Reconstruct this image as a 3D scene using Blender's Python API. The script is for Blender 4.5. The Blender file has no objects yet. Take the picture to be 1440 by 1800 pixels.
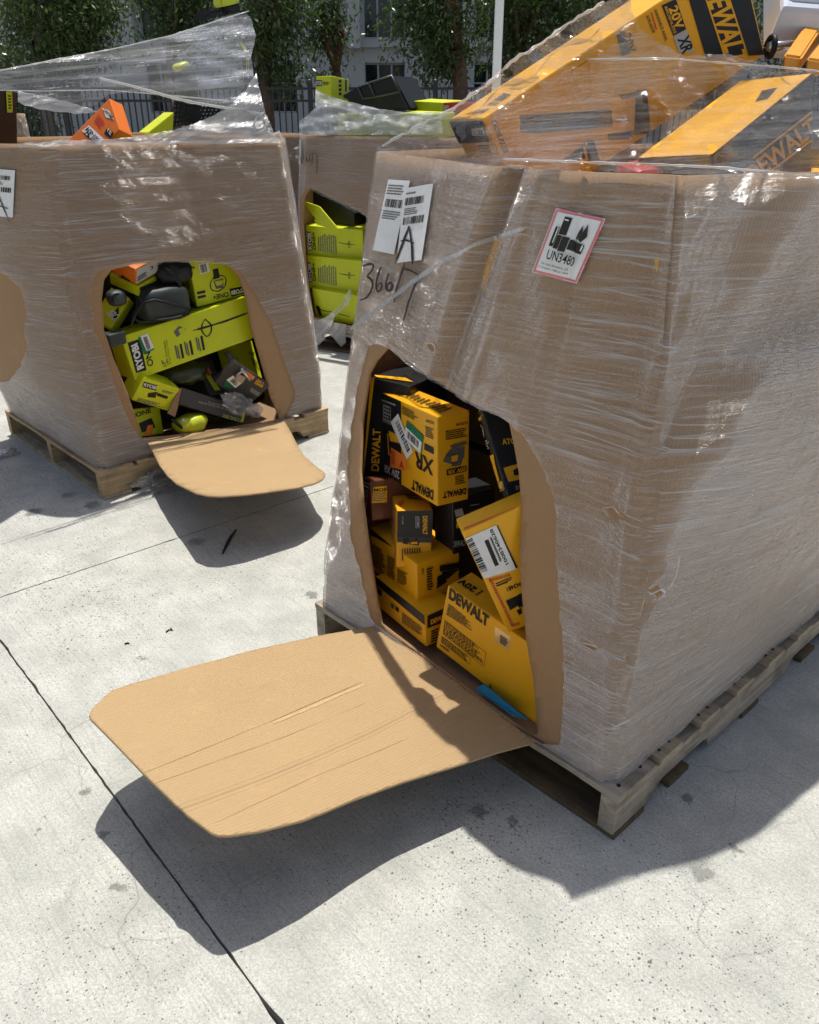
import bpy, bmesh, math, random
import numpy as np
from mathutils import Vector, Matrix, noise
from mathutils.bvhtree import BVHTree
from mathutils.geometry import delaunay_2d_cdt, tessellate_polygon

random.seed(7)
R = math.radians
scene = bpy.context.scene
col = scene.collection

# ---------------------------------------------------------------- camera
H, PITCH, FPX = 1.385, R(26.0), 1440.0
cam_d = bpy.data.cameras.new('camera')
cam_d.sensor_fit = 'HORIZONTAL'
cam_d.sensor_width = 36.0
cam_d.lens = 36.0 * FPX / 1440.0
cam_d.clip_start = 0.05
cam_d.clip_end = 500
cam = bpy.data.objects.new('camera', cam_d)
col.objects.link(cam)
cam.location = (0, 0, H)
cam.rotation_euler = (R(90) - PITCH, 0, 0)
scene.camera = cam

# ---------------------------------------------------------------- sky and sun
SUN = Vector((0.068, 0.165, 1.0)).normalized()
w = bpy.data.worlds.new('World')
scene.world = w
w.use_nodes = True
nt = w.node_tree
sky = nt.nodes.new('ShaderNodeTexSky')
sky.sky_type = 'NISHITA'
sky.sun_disc = False
sky.sun_elevation = math.asin(SUN.z)
sky.sun_rotation = math.atan2(SUN.x, SUN.y)
sky.air_density = 1.0
sky.dust_density = 3.0
sky.ozone_density = 0.6
nt.nodes['Background'].inputs['Strength'].default_value = 0.095
nt.links.new(sky.outputs[0], nt.nodes['Background'].inputs['Color'])
sd = bpy.data.lights.new('sun', 'SUN')
sd.energy = 4.2
sd.angle = R(0.53)
sd.color = (1.0, 0.965, 0.9)
sun = bpy.data.objects.new('sun', sd)
col.objects.link(sun)
sun.location = (0, 0, 30)
sun.rotation_euler = SUN.to_track_quat('Z', 'Y').to_euler()

scene.view_settings.view_transform = 'Standard'
scene.view_settings.look = 'None'
scene.view_settings.exposure = 0.15
scene.view_settings.gamma = 1.0
cy = scene.cycles
cy.use_denoising = True
cy.max_bounces = 6
cy.diffuse_bounces = 3
cy.use_adaptive_sampling = True
cy.adaptive_threshold = 0.03
cy.glossy_bounces = 2
cy.transmission_bounces = 4
cy.transparent_max_bounces = 24
cy.sample_clamp_indirect = 6.0
cy.caustics_reflective = False
cy.caustics_refractive = False

# ---------------------------------------------------------------- pixel helpers
CAM = Vector((0, 0, H))
FW = Vector((0, math.cos(PITCH), -math.sin(PITCH)))
UPV = Vector((0, math.sin(PITCH), math.cos(PITCH)))


def ray(x, y):
    return FW + Vector((1, 0, 0)) * ((x - 720) / FPX) + UPV * ((900 - y) / FPX)


def gnd(x, y, z=0.0):
    r = ray(x, y)
    return CAM + r * ((z - H) / r.z)


def at_y(x, y, Y):
    r = ray(x, y)
    return CAM + r * (Y / r.y)


def on_plane(x, y, p, n):
    r = ray(x, y)
    return CAM + r * (((p - CAM).dot(n)) / r.dot(n))


# ---------------------------------------------------------------- materials
MATS = {}


class NT:
    def __init__(s, name):
        s.m = bpy.data.materials.new(name)
        s.m.use_nodes = True
        s.t = s.m.node_tree
        s.b = s.t.nodes['Principled BSDF']
        s.out = s.t.nodes['Material Output']

    def n(s, typ, **kw):
        nd = s.t.nodes.new('ShaderNode' + typ)
        for k, v in kw.items():
            if k.startswith('i_'):
                key = k[2:]
                nd.inputs[int(key) if key.isdigit() else key.replace('_', ' ')].default_value = v
            else:
                setattr(nd, k, v)
        return nd

    def l(s, a, b):
        s.t.links.new(a, b)

    def math(s, op, a, b=None, clamp=False):
        nd = s.n('Math', operation=op)
        nd.use_clamp = clamp
        for i, v in enumerate((a, b)):
            if v is None:
                continue
            if isinstance(v, (int, float)):
                nd.inputs[i].default_value = v
            else:
                s.l(v, nd.inputs[i])
        return nd.outputs[0]

    def ramp(s, src, stops, interp='LINEAR'):
        nd = s.n('ValToRGB')
        cr = nd.color_ramp
        cr.interpolation = interp
        while len(cr.elements) < len(stops):
            cr.elements.new(0.5)
        for e, (p, c) in zip(cr.elements, stops):
            e.position = p
            e.color = (c, c, c, 1) if isinstance(c, (int, float)) else (*c, 1)
        s.l(src, nd.inputs[0])
        return nd.outputs[0]

    def mix(s, fac, a, b, mode='MIX'):
        nd = s.n('Mix', data_type='RGBA', blend_type=mode)
        nd.clamp_factor = True
        for sock, v in ((nd.inputs[0], fac), (nd.inputs[6], a), (nd.inputs[7], b)):
            if isinstance(v, (int, float)):
                sock.default_value = v
            elif isinstance(v, tuple):
                sock.default_value = (*v, 1)
            else:
                s.l(v, sock)
        return nd.outputs[2]

    def coords(s, kind='Object', scale=(1, 1, 1), rot=(0, 0, 0)):
        tc = s.n('TexCoord')
        mp = s.n('Mapping')
        mp.inputs['Scale'].default_value = scale
        mp.inputs['Rotation'].default_value = rot
        s.l(tc.outputs[kind], mp.inputs[0])
        return mp.outputs[0]

    def noise(s, vec, scale, detail=3, rough=0.55, dist=0.0):
        nd = s.n('TexNoise')
        nd.inputs['Scale'].default_value = scale
        nd.inputs['Detail'].default_value = detail
        nd.inputs['Roughness'].default_value = rough
        nd.inputs['Distortion'].default_value = dist
        if vec is not None:
            s.l(vec, nd.inputs['Vector'])
        return nd.outputs['Fac']

    def bump(s, height, strength, dist=0.01, normal=None):
        nd = s.n('Bump')
        nd.inputs['Strength'].default_value = strength
        nd.inputs['Distance'].default_value = dist
        s.l(height, nd.inputs['Height'])
        if normal is not None:
            s.l(normal, nd.inputs['Normal'])
        return nd.outputs[0]


def plain(name, rgb, rough=0.5, spec=0.5, metal=0.0, vary=0.12, scale=18.0, bump=0.0):
    if name in MATS:
        return MATS[name]
    t = NT(name)
    t.b.inputs['Roughness'].default_value = rough
    t.b.inputs['Specular IOR Level'].default_value = spec
    t.b.inputs['Metallic'].default_value = metal
    v = t.coords('Object')
    f = t.noise(v, scale, 4)
    lo = tuple(max(0, c * (1 - vary)) for c in rgb)
    hi = tuple(min(1, c * (1 + vary)) for c in rgb)
    t.l(t.mix(f, lo, hi), t.b.inputs['Base Color'])
    if bump:
        t.l(t.bump(f, bump, 0.004), t.b.inputs['Normal'])
    MATS[name] = t.m
    return t.m


def printed(name, rgb, rough=0.42, spec=0.4):
    """thin board printed all over: slight rub marks, faint flute ridges"""
    if name in MATS:
        return MATS[name]
    t = NT(name)
    v = t.coords('Object')
    f = t.noise(v, 9, 5, 0.6)
    fine = t.noise(v, 160, 2)
    c = t.mix(f, tuple(x * 0.86 for x in rgb), tuple(min(1, x * 1.08) for x in rgb))
    rub = t.ramp(t.math('MULTIPLY', t.noise(v, 40, 6, 0.7), t.noise(v, 7, 3)), [(0.40, 0.0), (0.52, 1.0)])
    c = t.mix(t.math('MULTIPLY', rub, 0.30), c, tuple(min(1, x * 0.6 + 0.22) for x in rgb))
    t.l(c, t.b.inputs['Base Color'])
    t.l(t.math('ADD', t.math('MULTIPLY', f, 0.25), rough - 0.1), t.b.inputs['Roughness'])
    t.b.inputs['Specular IOR Level'].default_value = spec
    b1 = t.bump(t.noise(v, 14, 2), 0.35, 0.006)
    t.l(t.bump(fine, 0.12, 0.001, b1), t.b.inputs['Normal'])
    MATS[name] = t.m
    return t.m


def ink(name, rgb, rough=0.45):
    return plain(name, rgb, rough, 0.35, vary=0.1, scale=60)


YEL = printed('amber_board', (0.86, 0.42, 0.008))
LIME = printed('lime_board', (0.60, 0.66, 0.01))
BLK = printed('black_board', (0.013, 0.013, 0.014), 0.4)
GRYB = printed('charcoal_board', (0.045, 0.043, 0.045), 0.45)
ORG = printed('orange_board', (0.75, 0.17, 0.015))
BRN = printed('brown_red_board', (0.16, 0.055, 0.022))
INK = ink('black_ink', (0.012, 0.011, 0.010))
YINK = ink('yellow_ink', (0.84, 0.42, 0.01))
LINK = ink('lime_ink', (0.55, 0.6, 0.02))
WHT = ink('white_paper', (0.78, 0.78, 0.77), 0.55)
WINK = ink('white_ink', (0.72, 0.72, 0.68))
GREEN = ink('green_ink', (0.01, 0.16, 0.075))
ORI = ink('orange_sticker', (0.9, 0.25, 0.03))
REDI = ink('red_ink', (0.55, 0.03, 0.03))
GINK = ink('grey_ink', (0.12, 0.12, 0.115))
PINK = ink('red_label_edge', (0.72, 0.24, 0.26))
SILV = ink('silver_ink', (0.42, 0.43, 0.42))
MARK = plain('marker_ink', (0.012, 0.009, 0.02), 0.35)
DPLAS = plain('dark_plastic', (0.010, 0.011, 0.012), 0.5, spec=0.3, vary=0.2, scale=30)
GPLAS = plain('grey_green_plastic', (0.03, 0.04, 0.038), 0.5, vary=0.2, scale=30)
LPLAS = plain('lime_plastic', (0.52, 0.58, 0.02), 0.38)
YPLAS = plain('amber_plastic', (0.75, 0.33, 0.02), 0.35)
METAL = plain('steel', (0.5, 0.5, 0.5), 0.35, metal=1.0)
BLUE = printed('blue_card', (0.012, 0.22, 0.40))
REDP = plain('red_plastic', (0.55, 0.02, 0.03), 0.35)


def cardboard(name, rgb, flutes='v', strength=0.25):
    t = NT(name)
    uv = t.coords('UV')
    ob = t.coords('Object')
    big = t.noise(ob, 3.0, 4, 0.6)
    st = t.noise(t.coords('UV', (6, 160, 1) if flutes == 'h' else (160, 6, 1)), 1.0, 3, 0.6)
    sp = t.noise(ob, 220, 2)
    wave = t.n('TexWave', wave_type='BANDS', bands_direction='Y' if flutes == 'h' else 'X')
    wave.inputs['Scale'].default_value = 40.0
    wave.inputs['Distortion'].default_value = 0.06
    wave.inputs['Detail'].default_value = 1.0
    t.l(uv, wave.inputs['Vector'])
    c = t.mix(big, tuple(x * 0.86 for x in rgb), tuple(x * 1.08 for x in rgb))
    c = t.mix(t.math('MULTIPLY', t.ramp(st, [(0.35, 0.0), (0.75, 1.0)]), 0.14), c, tuple(x * 1.2 for x in rgb))
    c = t.mix(t.math('MULTIPLY', t.ramp(sp, [(0.55, 0.0), (0.7, 1.0)]), 0.25), c, tuple(x * 0.7 for x in rgb))
    c = t.mix(t.math('MULTIPLY', wave.outputs['Fac'], 0.22), c, tuple(x * 0.72 for x in rgb))
    sc_ = t.noise(t.coords('UV', (7, 14, 1)), 1.0, 6, 0.75)
    c = t.mix(t.math('MULTIPLY', t.ramp(sc_, [(0.58, 0.0), (0.76, 1.0)]), 0.26), c, tuple(x * 0.55 for x in rgb))
    c = t.mix(t.math('MULTIPLY', t.ramp(t.noise(ob, 12, 6, 0.75), [(0.60, 0.0), (0.72, 1.0)]), 0.25), c, tuple(min(1, x * 1.35 + .03) for x in rgb))
    t.l(c, t.b.inputs['Base Color'])
    t.b.inputs['Roughness'].default_value = 0.75
    t.b.inputs['Specular IOR Level'].default_value = 0.25
    b1 = t.bump(wave.outputs['Fac'], strength, 0.0012)
    b2 = t.bump(big, 0.5, 0.02, b1)
    t.l(b2, t.b.inputs['Normal'])
    MATS[name] = t.m
    return t.m


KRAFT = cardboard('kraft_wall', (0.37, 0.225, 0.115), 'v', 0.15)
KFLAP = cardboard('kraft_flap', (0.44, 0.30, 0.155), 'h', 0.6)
KDARK = cardboard('kraft_dark', (0.30, 0.185, 0.10), 'v', 0.2)  # darker kraft for bin bottoms and an open carton flap


def film_mat(name, base=0.16, streak=0.55, su=(2.2, 150.0), gl=0.12, wr=0.6, angle=0.0, milk=0.0, gap=0.12, sparkle=0.0, fres=1.0, foot=0.0, spd=0.02):
    """clear stretch film: mostly see-through, pulled into fine whitish threads, glossy creases"""
    t = NT(name)
    t.t.nodes.remove(t.b)
    tc = t.n('TexCoord')

    def mp(scale, rot=0.0):
        r_ = t.n('Mapping')
        r_.inputs['Rotation'].default_value = (0, 0, rot)
        t.l(tc.outputs['UV'], r_.inputs[0])
        m = t.n('Mapping')
        m.inputs['Scale'].default_value = (scale[0], scale[1], 1)
        t.l(r_.outputs[0], m.inputs[0])
        return m.outputs[0]
    s1 = t.noise(mp(su, angle), 1.0, 3, 0.6, 0.25)
    s2 = t.noise(mp((su[0] * 1.3, su[1] * 2.2), angle + 0.03), 1.0, 2, 0.6)
    s3 = t.noise(mp((su[0] * 0.6, su[1] * 0.8), angle - 0.05), 1.0, 2, 0.6)
    s4 = t.noise(mp((su[0] * 0.5, su[1] * 1.0), angle + 0.22), 1.0, 2, 0.6)
    vs = t.noise(mp((60.0, 3.0), 0.05), 1.0, 3, 0.65)
    cl = t.noise(tc.outputs['UV'], 2.4, 4, 0.6)
    cl2 = t.noise(mp((1.2, 9.0), angle), 1.0, 3, 0.6)
    r1 = t.ramp(s1, [(0.48, 0.0), (0.58, 0.45), (0.70, 1.0)])
    r2 = t.ramp(s2, [(0.54, 0.0), (0.68, 1.0)])
    r3 = t.ramp(s3, [(0.60, 0.0), (0.67, 1.0)])
    r4 = t.ramp(s4, [(0.66, 0.0), (0.73, 0.6)])
    rv = t.ramp(vs, [(0.50, 0.0), (0.75, 0.6)])
    c = t.math('MAXIMUM', t.math('MAXIMUM', r1, t.math('MULTIPLY', r2, 0.85)), t.math('MAXIMUM', r3, r4))
    c = t.math('MAXIMUM', c, t.math('MULTIPLY', rv, 0.4))
    c = t.math('MULTIPLY', c, t.ramp(t.math('MULTIPLY', t.math('ADD', cl, cl2), 0.5), [(0.36, gap), (0.62, 1.0)]))
    f = t.math('ADD', t.math('MULTIPLY', c, streak), t.math('ADD', t.math('MULTIPLY', cl2, base), base * 0.35 + milk), clamp=True)
    if foot:
        sx_ = t.n('SeparateXYZ')
        t.l(tc.outputs['UV'], sx_.inputs[0])
        hz = t.math('ADD', sx_.outputs[1], t.math('MULTIPLY', t.math('SUBTRACT', t.noise(tc.outputs['UV'], 3.5, 4), 0.5), 0.35))
        wraps = t.ramp(hz, [(0.16, 1.0), (0.55, 0.22), (0.8, 0.0), (1.0, 0.12)])
        f = t.math('ADD', f, t.math('MULTIPLY', t.math('MULTIPLY', wraps, t.ramp(t.noise(mp((1.0, 26.0), 0.25), 1.0, 3), [(0.35, 0.3), (0.65, 1.0)])), foot), clamp=True)
    bmp = t.bump(t.math('ADD', s1, t.math('MULTIPLY', s2, 0.5)), wr, 0.012)
    if sparkle:
        sp = t.noise(mp((55, 240), angle), 1.0, 3, 0.7)
        bmp = t.bump(sp, sparkle, spd, bmp)
    tr = t.n('BsdfTransparent')
    tr.inputs[0].default_value = (0.97, 0.97, 0.97, 1)
    df = t.n('BsdfDiffuse')
    df.inputs[0].default_value = (0.74, 0.75, 0.76, 1)
    tl = t.n('BsdfTranslucent')
    tl.inputs[0].default_value = (0.8, 0.81, 0.82, 1)
    mx = t.n('MixShader')
    mx.inputs[0].default_value = 0.42
    t.l(df.outputs[0], mx.inputs[1])
    t.l(tl.outputs[0], mx.inputs[2])
    m2 = t.n('MixShader')
    t.l(f, m2.inputs[0])
    t.l(tr.outputs[0], m2.inputs[1])
    t.l(mx.outputs[0], m2.inputs[2])
    gs = t.n('BsdfGlossy')
    gs.inputs['Color'].default_value = (1, 1, 1, 1)
    gs.inputs['Roughness'].default_value = gl
    t.l(bmp, gs.inputs['Normal'])
    fr = t.n('Fresnel')
    fr.inputs['IOR'].default_value = 1.45
    m3 = t.n('MixShader')
    t.l(t.math('MINIMUM', t.math('MULTIPLY', fr.outputs[0], fres), 0.35), m3.inputs[0])
    t.l(m2.outputs[0], m3.inputs[1])
    t.l(gs.outputs[0], m3.inputs[2])
    t.l(m3.outputs[0], t.out.inputs[0])
    MATS[name] = t.m
    return t.m


FILM = film_mat('film_on_wall', 0.06, 0.80, wr=0.9, sparkle=0.9, gl=0.14, gap=0.12, foot=0.28, spd=0.03)
FILM_SHINY = film_mat('film_on_wall_creased', 0.06, 0.70, wr=1.0, sparkle=1.0, gl=0.12, fres=1.2, gap=0.12, foot=0.28, spd=0.028)
FILM_TOP = film_mat('film_over_top', 0.012, 0.26, (1.6, 90.0), 0.10, 1.0, gap=0.02, sparkle=1.3, fres=1.3, spd=0.06)
FILM_TENT = film_mat('film_tent', 0.22, 0.5, (0.9, 75.0), 0.2, 0.5, gap=0.35, sparkle=0.3, fres=0.8)
FILM_ROPE = film_mat('film_bunched', 0.45, 0.4, (30, 4), 0.18, 0.9, milk=0.12)
FILM_BAG = film_mat('clear_bag', 0.18, 0.45, (10, 14), 0.14, 1.0, milk=0.03, sparkle=0.5)
FILM_PALE = film_mat('film_pale', 0.42, 0.4, (1.5, 40), 0.2, 0.8, milk=0.08, gap=0.5, sparkle=0.6)


def concrete():
    t = NT('concrete')
    ob = t.coords('Object')
    br = t.coords('Object', rot=(0, 0, R(-41)))
    brm = t.n('Mapping')
    brm.inputs['Scale'].default_value = (230, 5, 1)
    t.l(br, brm.inputs[0])
    broom = t.noise(brm.outputs[0], 1.0, 4, 0.65)
    big = t.noise(ob, 0.9, 5, 0.62)
    mid = t.noise(ob, 7, 6, 0.65)
    fine = t.noise(ob, 130, 3, 0.7)
    gr = t.noise(ob, 250, 3, 0.75)
    base = t.mix(big, (0.52, 0.52, 0.47), (0.64, 0.635, 0.58))
    base = t.mix(t.ramp(mid, [(0.32, 0.0), (0.62, 1.0)]), t.mix(1.0, base, (0.74, 0.75, 0.74), 'MULTIPLY'), base)
    base = t.mix(t.math('MULTIPLY', t.ramp(t.noise(ob, 2.4, 6, 0.7), [(0.50, 0.0), (0.72, 1.0)]), 0.35), base, (0.33, 0.325, 0.29))
    base = t.mix(t.math('MULTIPLY', t.ramp(broom, [(0.50, 0.0), (0.68, 1.0)]), 0.36), base, (0.22, 0.22, 0.205))
    base = t.mix(t.math('MULTIPLY', t.ramp(gr, [(0.38, 1.0), (0.54, 0.0)]), 0.5), base, (0.22, 0.22, 0.205))
    base = t.mix(t.math('MULTIPLY', t.ramp(fine, [(0.40, 1.0), (0.55, 0.0)]), 0.30), base, (0.24, 0.24, 0.225))
    zone = t.ramp(t.noise(ob, 1.1, 4), [(0.38, 0.30), (0.60, 1.1)])
    pit = None
    for sc_, mx_, th_ in ((55, 0.20, 0.60), (150, 0.36, 0.30)):
        vo = t.n('TexVoronoi', feature='F1')
        vo.inputs['Scale'].default_value = sc_
        t.l(ob, vo.inputs['Vector'])
        sz = t.n('SeparateColor')
        t.l(vo.outputs['Color'], sz.inputs[0])
        rad = t.math('MULTIPLY', t.math('MULTIPLY', t.ramp(sz.outputs[0], [(th_ + .12, 0.0), (1.0, 1.0)]), mx_), zone)
        dd = t.math('ADD', vo.outputs['Distance'], t.math('MULTIPLY', t.math('SUBTRACT', t.noise(ob, sc_ * 2.6, 2), 0.5), 0.5))
        p1 = t.math('MULTIPLY', t.math('LESS_THAN', dd, rad), t.math('GREATER_THAN', rad, 0.01))
        pit = p1 if pit is None else t.math('MAXIMUM', pit, p1)
    base = t.mix(t.math('MULTIPLY', pit, 0.8), base, (0.075, 0.075, 0.068))
    # hair cracks
    vc = t.n('TexVoronoi', feature='DISTANCE_TO_EDGE')
    vc.inputs['Scale'].default_value = 5.5
    dn = t.n('TexNoise')
    dn.inputs['Scale'].default_value = 6
    t.l(ob, dn.inputs['Vector'])
    va = t.n('VectorMath', operation='MULTIPLY_ADD')
    va.inputs[1].default_value = (0.16, 0.16, 0)
    t.l(dn.outputs['Color'], va.inputs[0])
    t.l(ob, va.inputs[2])
    t.l(va.outputs[0], vc.inputs['Vector'])
    crack = t.math('MULTIPLY', t.ramp(vc.outputs['Distance'], [(0.0, 1.0), (0.012, 0.0)]), t.ramp(t.noise(ob, 2.2, 3), [(0.48, 0.0), (0.62, 0.5)]))
    base = t.mix(crack, base, (0.16, 0.16, 0.155))
    # oil drips and tyre dirt, a few real spots
    spots = [((480, 1408), .028), ((470, 920 + 500), .0), ((840, 1427), .030), ((905, 1443), .022), ((1235, 1535), .034), ((1290, 1492), .022), ((182, 1467), .014), ((200, 1560), .016), ((217, 1561), .015),
             ((65, 1463), .012), ((86, 1440), .010), ((148, 1393), .018), ((1210, 1405), .024), ((163, 888), .048), ((345, 952), .045), ((548, 1046), .03), ((250, 1158), .02), ((60, 900), .05), ((120, 870), .04), ((1060, 1320), .03)]
    acc = None
    wob = t.math('MULTIPLY', t.math('SUBTRACT', t.noise(ob, 34, 5, 0.75), 0.5), 0.085)
    for (px, r_) in spots:
        if r_ <= 0:
            continue
        g = gnd(*px)
        sub = t.n('VectorMath', operation='SUBTRACT')
        t.l(ob, sub.inputs[0])
        sub.inputs[1].default_value = (g.x, g.y, 0)
        ln = t.n('VectorMath', operation='LENGTH')
        t.l(sub.outputs[0], ln.inputs[0])
        d = t.math('ADD', ln.outputs['Value'], wob)
        k = t.n('MapRange')
        k.inputs['From Min'].default_value = r_ * 0.45
        k.inputs['From Max'].default_value = r_ * 0.8
        k.inputs['To Min'].default_value = 1
        k.inputs['To Max'].default_value = 0
        t.l(d, k.inputs['Value'])
        acc = k.outputs[0] if acc is None else t.math('MAXIMUM', acc, k.outputs[0])
    base = t.mix(t.math('MULTIPLY', acc, t.ramp(mid, [(0.3, 0.35), (0.7, 0.8)])), base, (0.075, 0.075, 0.072))
    t.l(base, t.b.inputs['Base Color'])
    t.b.inputs['Roughness'].default_value = 0.85
    t.b.inputs['Specular IOR Level'].default_value = 0.25
    hgt = t.math('SUBTRACT', t.math('ADD', t.math('MULTIPLY', fine, 0.6), t.math('MULTIPLY', broom, 0.5)), t.math('MULTIPLY', pit, 1.2))
    t.l(t.bump(hgt, 0.55, 0.003), t.b.inputs['Normal'])
    return t.m


CONC = concrete()


def wood(name, rgb, dirt_shade=0.5):
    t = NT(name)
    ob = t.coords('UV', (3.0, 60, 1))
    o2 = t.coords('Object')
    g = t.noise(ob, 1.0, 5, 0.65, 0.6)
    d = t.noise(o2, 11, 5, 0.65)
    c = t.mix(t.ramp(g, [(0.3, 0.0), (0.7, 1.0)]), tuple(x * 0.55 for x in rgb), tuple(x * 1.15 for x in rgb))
    c = t.mix(t.math('MULTIPLY', t.ramp(d, [(0.45, 0.0), (0.66, 1.0)]), dirt_shade), c, (0.075, 0.062, 0.05))
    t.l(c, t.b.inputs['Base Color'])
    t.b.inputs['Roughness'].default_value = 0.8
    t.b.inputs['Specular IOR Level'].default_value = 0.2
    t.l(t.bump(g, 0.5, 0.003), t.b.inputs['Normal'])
    return t.m


WOOD_G = wood('weathered_pallet_wood', (0.46, 0.385, 0.295), 0.5)
WOOD_D = wood('dark_pallet_wood', (0.20, 0.135, 0.07), 0.7)  # darker brown tone, for bottom boards
WOOD_N = wood('fresh_pallet_wood', (0.52, 0.37, 0.205), 0.35)
WOOD_P = wood('pale_pallet_wood', (0.54, 0.43, 0.29), 0.35)


# ---------------------------------------------------------------- object helpers
def link(o, parent=None):
    col.objects.link(o)
    if parent is not None:
        o.parent = parent
    return o


def tag(o, label=None, cat=None, group=None, kind=None):
    if label:
        o['label'] = label
    if cat:
        o['category'] = cat
    if group:
        o['group'] = group
    if kind:
        o['kind'] = kind
    return o


def mesh_obj(name, verts, faces, mat, parent=None, smooth=False, uvs=None, mats=None, fmats=None):
    me = bpy.data.meshes.new(name)
    me.from_pydata([tuple(v) for v in verts], [], [tuple(f) for f in faces])
    if uvs is not None:
        ul = me.uv_layers.new(name='UVMap')
        li = np.empty(len(me.loops), dtype=np.int32)
        me.loops.foreach_get('vertex_index', li)
        ua = np.asarray(uvs, dtype=np.float32)[li]
        ul.data.foreach_set('uv', ua.ravel())
    for m_ in (mats or [mat]):
        me.materials.append(m_)
    if fmats is not None:
        me.polygons.foreach_set('material_index', np.asarray(fmats, dtype=np.int32))
    if smooth:
        me.polygons.foreach_set('use_smooth', np.ones(len(me.polygons), dtype=bool))
    me.update()
    o = bpy.data.objects.new(name, me)
    return link(o, parent)


def empty(name, loc=(0, 0, 0), rz=0.0):
    o = bpy.data.objects.new(name, None)
    o.location = loc
    o.rotation_euler = (0, 0, rz)
    return link(o)


def bm_obj(name, bm, mat, parent=None, smooth=False):
    me = bpy.data.meshes.new(name)
    bmesh.ops.recalc_face_normals(bm, faces=bm.faces)
    bm.to_mesh(me)
    bm.free()
    me.materials.append(mat)
    if smooth:
        me.polygons.foreach_set('use_smooth', np.ones(len(me.polygons), dtype=bool))
    o = bpy.data.objects.new(name, me)
    return link(o, parent)


def tube(pts, radii, sides=8, cap=True):
    pts = [Vector(p) for p in pts]
    if isinstance(radii, (int, float)):
        radii = [radii] * len(pts)
    V, Fc = [], []
    prev = None
    for i, p in enumerate(pts):
        d = (pts[min(i + 1, len(pts) - 1)] - pts[max(i - 1, 0)]).normalized()
        if prev is None:
            a = d.orthogonal().normalized()
        else:
            a = (prev - d * prev.dot(d)).normalized()
        prev = a
        b = d.cross(a)
        for k in range(sides):
            th = 2 * math.pi * k / sides
            V.append(p + (a * math.cos(th) + b * math.sin(th)) * radii[i])
    for i in range(len(pts) - 1):
        for k in range(sides):
            k2 = (k + 1) % sides
            Fc.append((i * sides + k, i * sides + k2, (i + 1) * sides + k2, (i + 1) * sides + k))
    if cap:
        Fc.append(tuple(range(sides))[::-1])
        n = (len(pts) - 1) * sides
        Fc.append(tuple(range(n, n + sides)))
    return V, Fc


def tube_obj(name, pts, radii, mat, parent=None, sides=8):
    V, Fc = tube(pts, radii, sides)
    return mesh_obj(name, V, Fc, mat, parent, True)


def inpoly(x, y, poly):
    c = False
    j = len(poly) - 1
    for i in range(len(poly)):
        xi, yi = poly[i]
        xj, yj = poly[j]
        if (yi > y) != (yj > y) and x < (xj - xi) * (y - yi) / (yj - yi) + xi:
            c = not c
        j = i
    return c


def dens(pts, step, closed=True):
    out = []
    n = len(pts)
    for i in range(n if closed else n - 1):
        a, b = pts[i], pts[(i + 1) % n]
        L = math.hypot(b[0] - a[0], b[1] - a[1])
        k = max(1, int(L / step))
        for q in range(k):
            f = q / k
            out.append((a[0] + (b[0] - a[0]) * f, a[1] + (b[1] - a[1]) * f))
    if not closed:
        out.append(tuple(pts[-1]))
    return out


def smooth_poly(pts, it=2):
    for _ in range(it):
        o = []
        n = len(pts)
        for i in range(n):
            a, b = pts[i], pts[(i + 1) % n]
            o.append((a[0] * .75 + b[0] * .25, a[1] * .75 + b[1] * .25))
            o.append((a[0] * .25 + b[0] * .75, a[1] * .25 + b[1] * .75))
        pts = o
    return pts


# ---------------------------------------------------------------- ground
bgo = mesh_obj('ground', [(-150, -60, -.03), (150, -60, -.03), (150, 220, -.03), (-150, 220, -.03)], [(0, 1, 2, 3)], plain('joint_dirt', (0.03, 0.028, 0.025), 0.9, vary=0.4, scale=90))
tag(bgo, kind='structure', label='pale concrete yard of broom finished slabs')
j1a, j1b, j2a, j2b = gnd(0, 1115), gnd(480, 1800), gnd(0, 1050), gnd(585, 855)
ang = math.atan2((j2b - j2a).y, (j2b - j2a).x)
U2 = Vector((math.cos(ang), math.sin(ang), 0))
U1 = Vector((math.sin(ang), -math.cos(ang), 0))
mid1 = (j1a + j1b) / 2
org = j2a + U2 * (mid1 - j2a).dot(U2)      # crossing of the two joints
SL = 3.7
rnd = random.Random(3)


def rough_edge(a, b, seed):
    n = max(2, int((b - a).length / 0.02))
    d = (b - a).normalized()
    nn = Vector((-d.y, d.x, 0))
    o = []
    for i in range(n):
        p = a + (b - a) * (i / n)
        k = 0.0035 * noise.noise(Vector((p.x * 34, p.y * 34, seed))) + 0.0075 * max(0, noise.noise(Vector((p.x * 11, p.y * 11, seed + 5))) - 0.15)
        o.append(p + nn * (0.0004 + abs(k)))
    return o


for i in range(-3, 4):
    for j in range(-5, 2):
        a = org + U2 * (SL * i) + U1 * (SL * j)
        g = 0.0012
        c = [a + U2 * g + U1 * g, a + U2 * (SL - g) + U1 * g, a + U2 * (SL - g) + U1 * (SL - g), a + U2 * g + U1 * (SL - g)]
        c = c[::-1]
        near = abs(i) <= 1 and -2 <= j <= 1
        if near:
            ring = []
            for k in range(4):
                ring += rough_edge(c[k], c[(k + 1) % 4], i * 7 + j)
        else:
            ring = c
        n = len(ring)
        V = [(p.x, p.y, 0) for p in ring] + [(p.x, p.y, -.028) for p in ring]
        Fc = [tuple(range(n))] + [(k, n + k, n + (k + 1) % n, (k + 1) % n) for k in range(n)]
        mesh_obj('slab', V, Fc, CONC, bgo)
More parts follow.
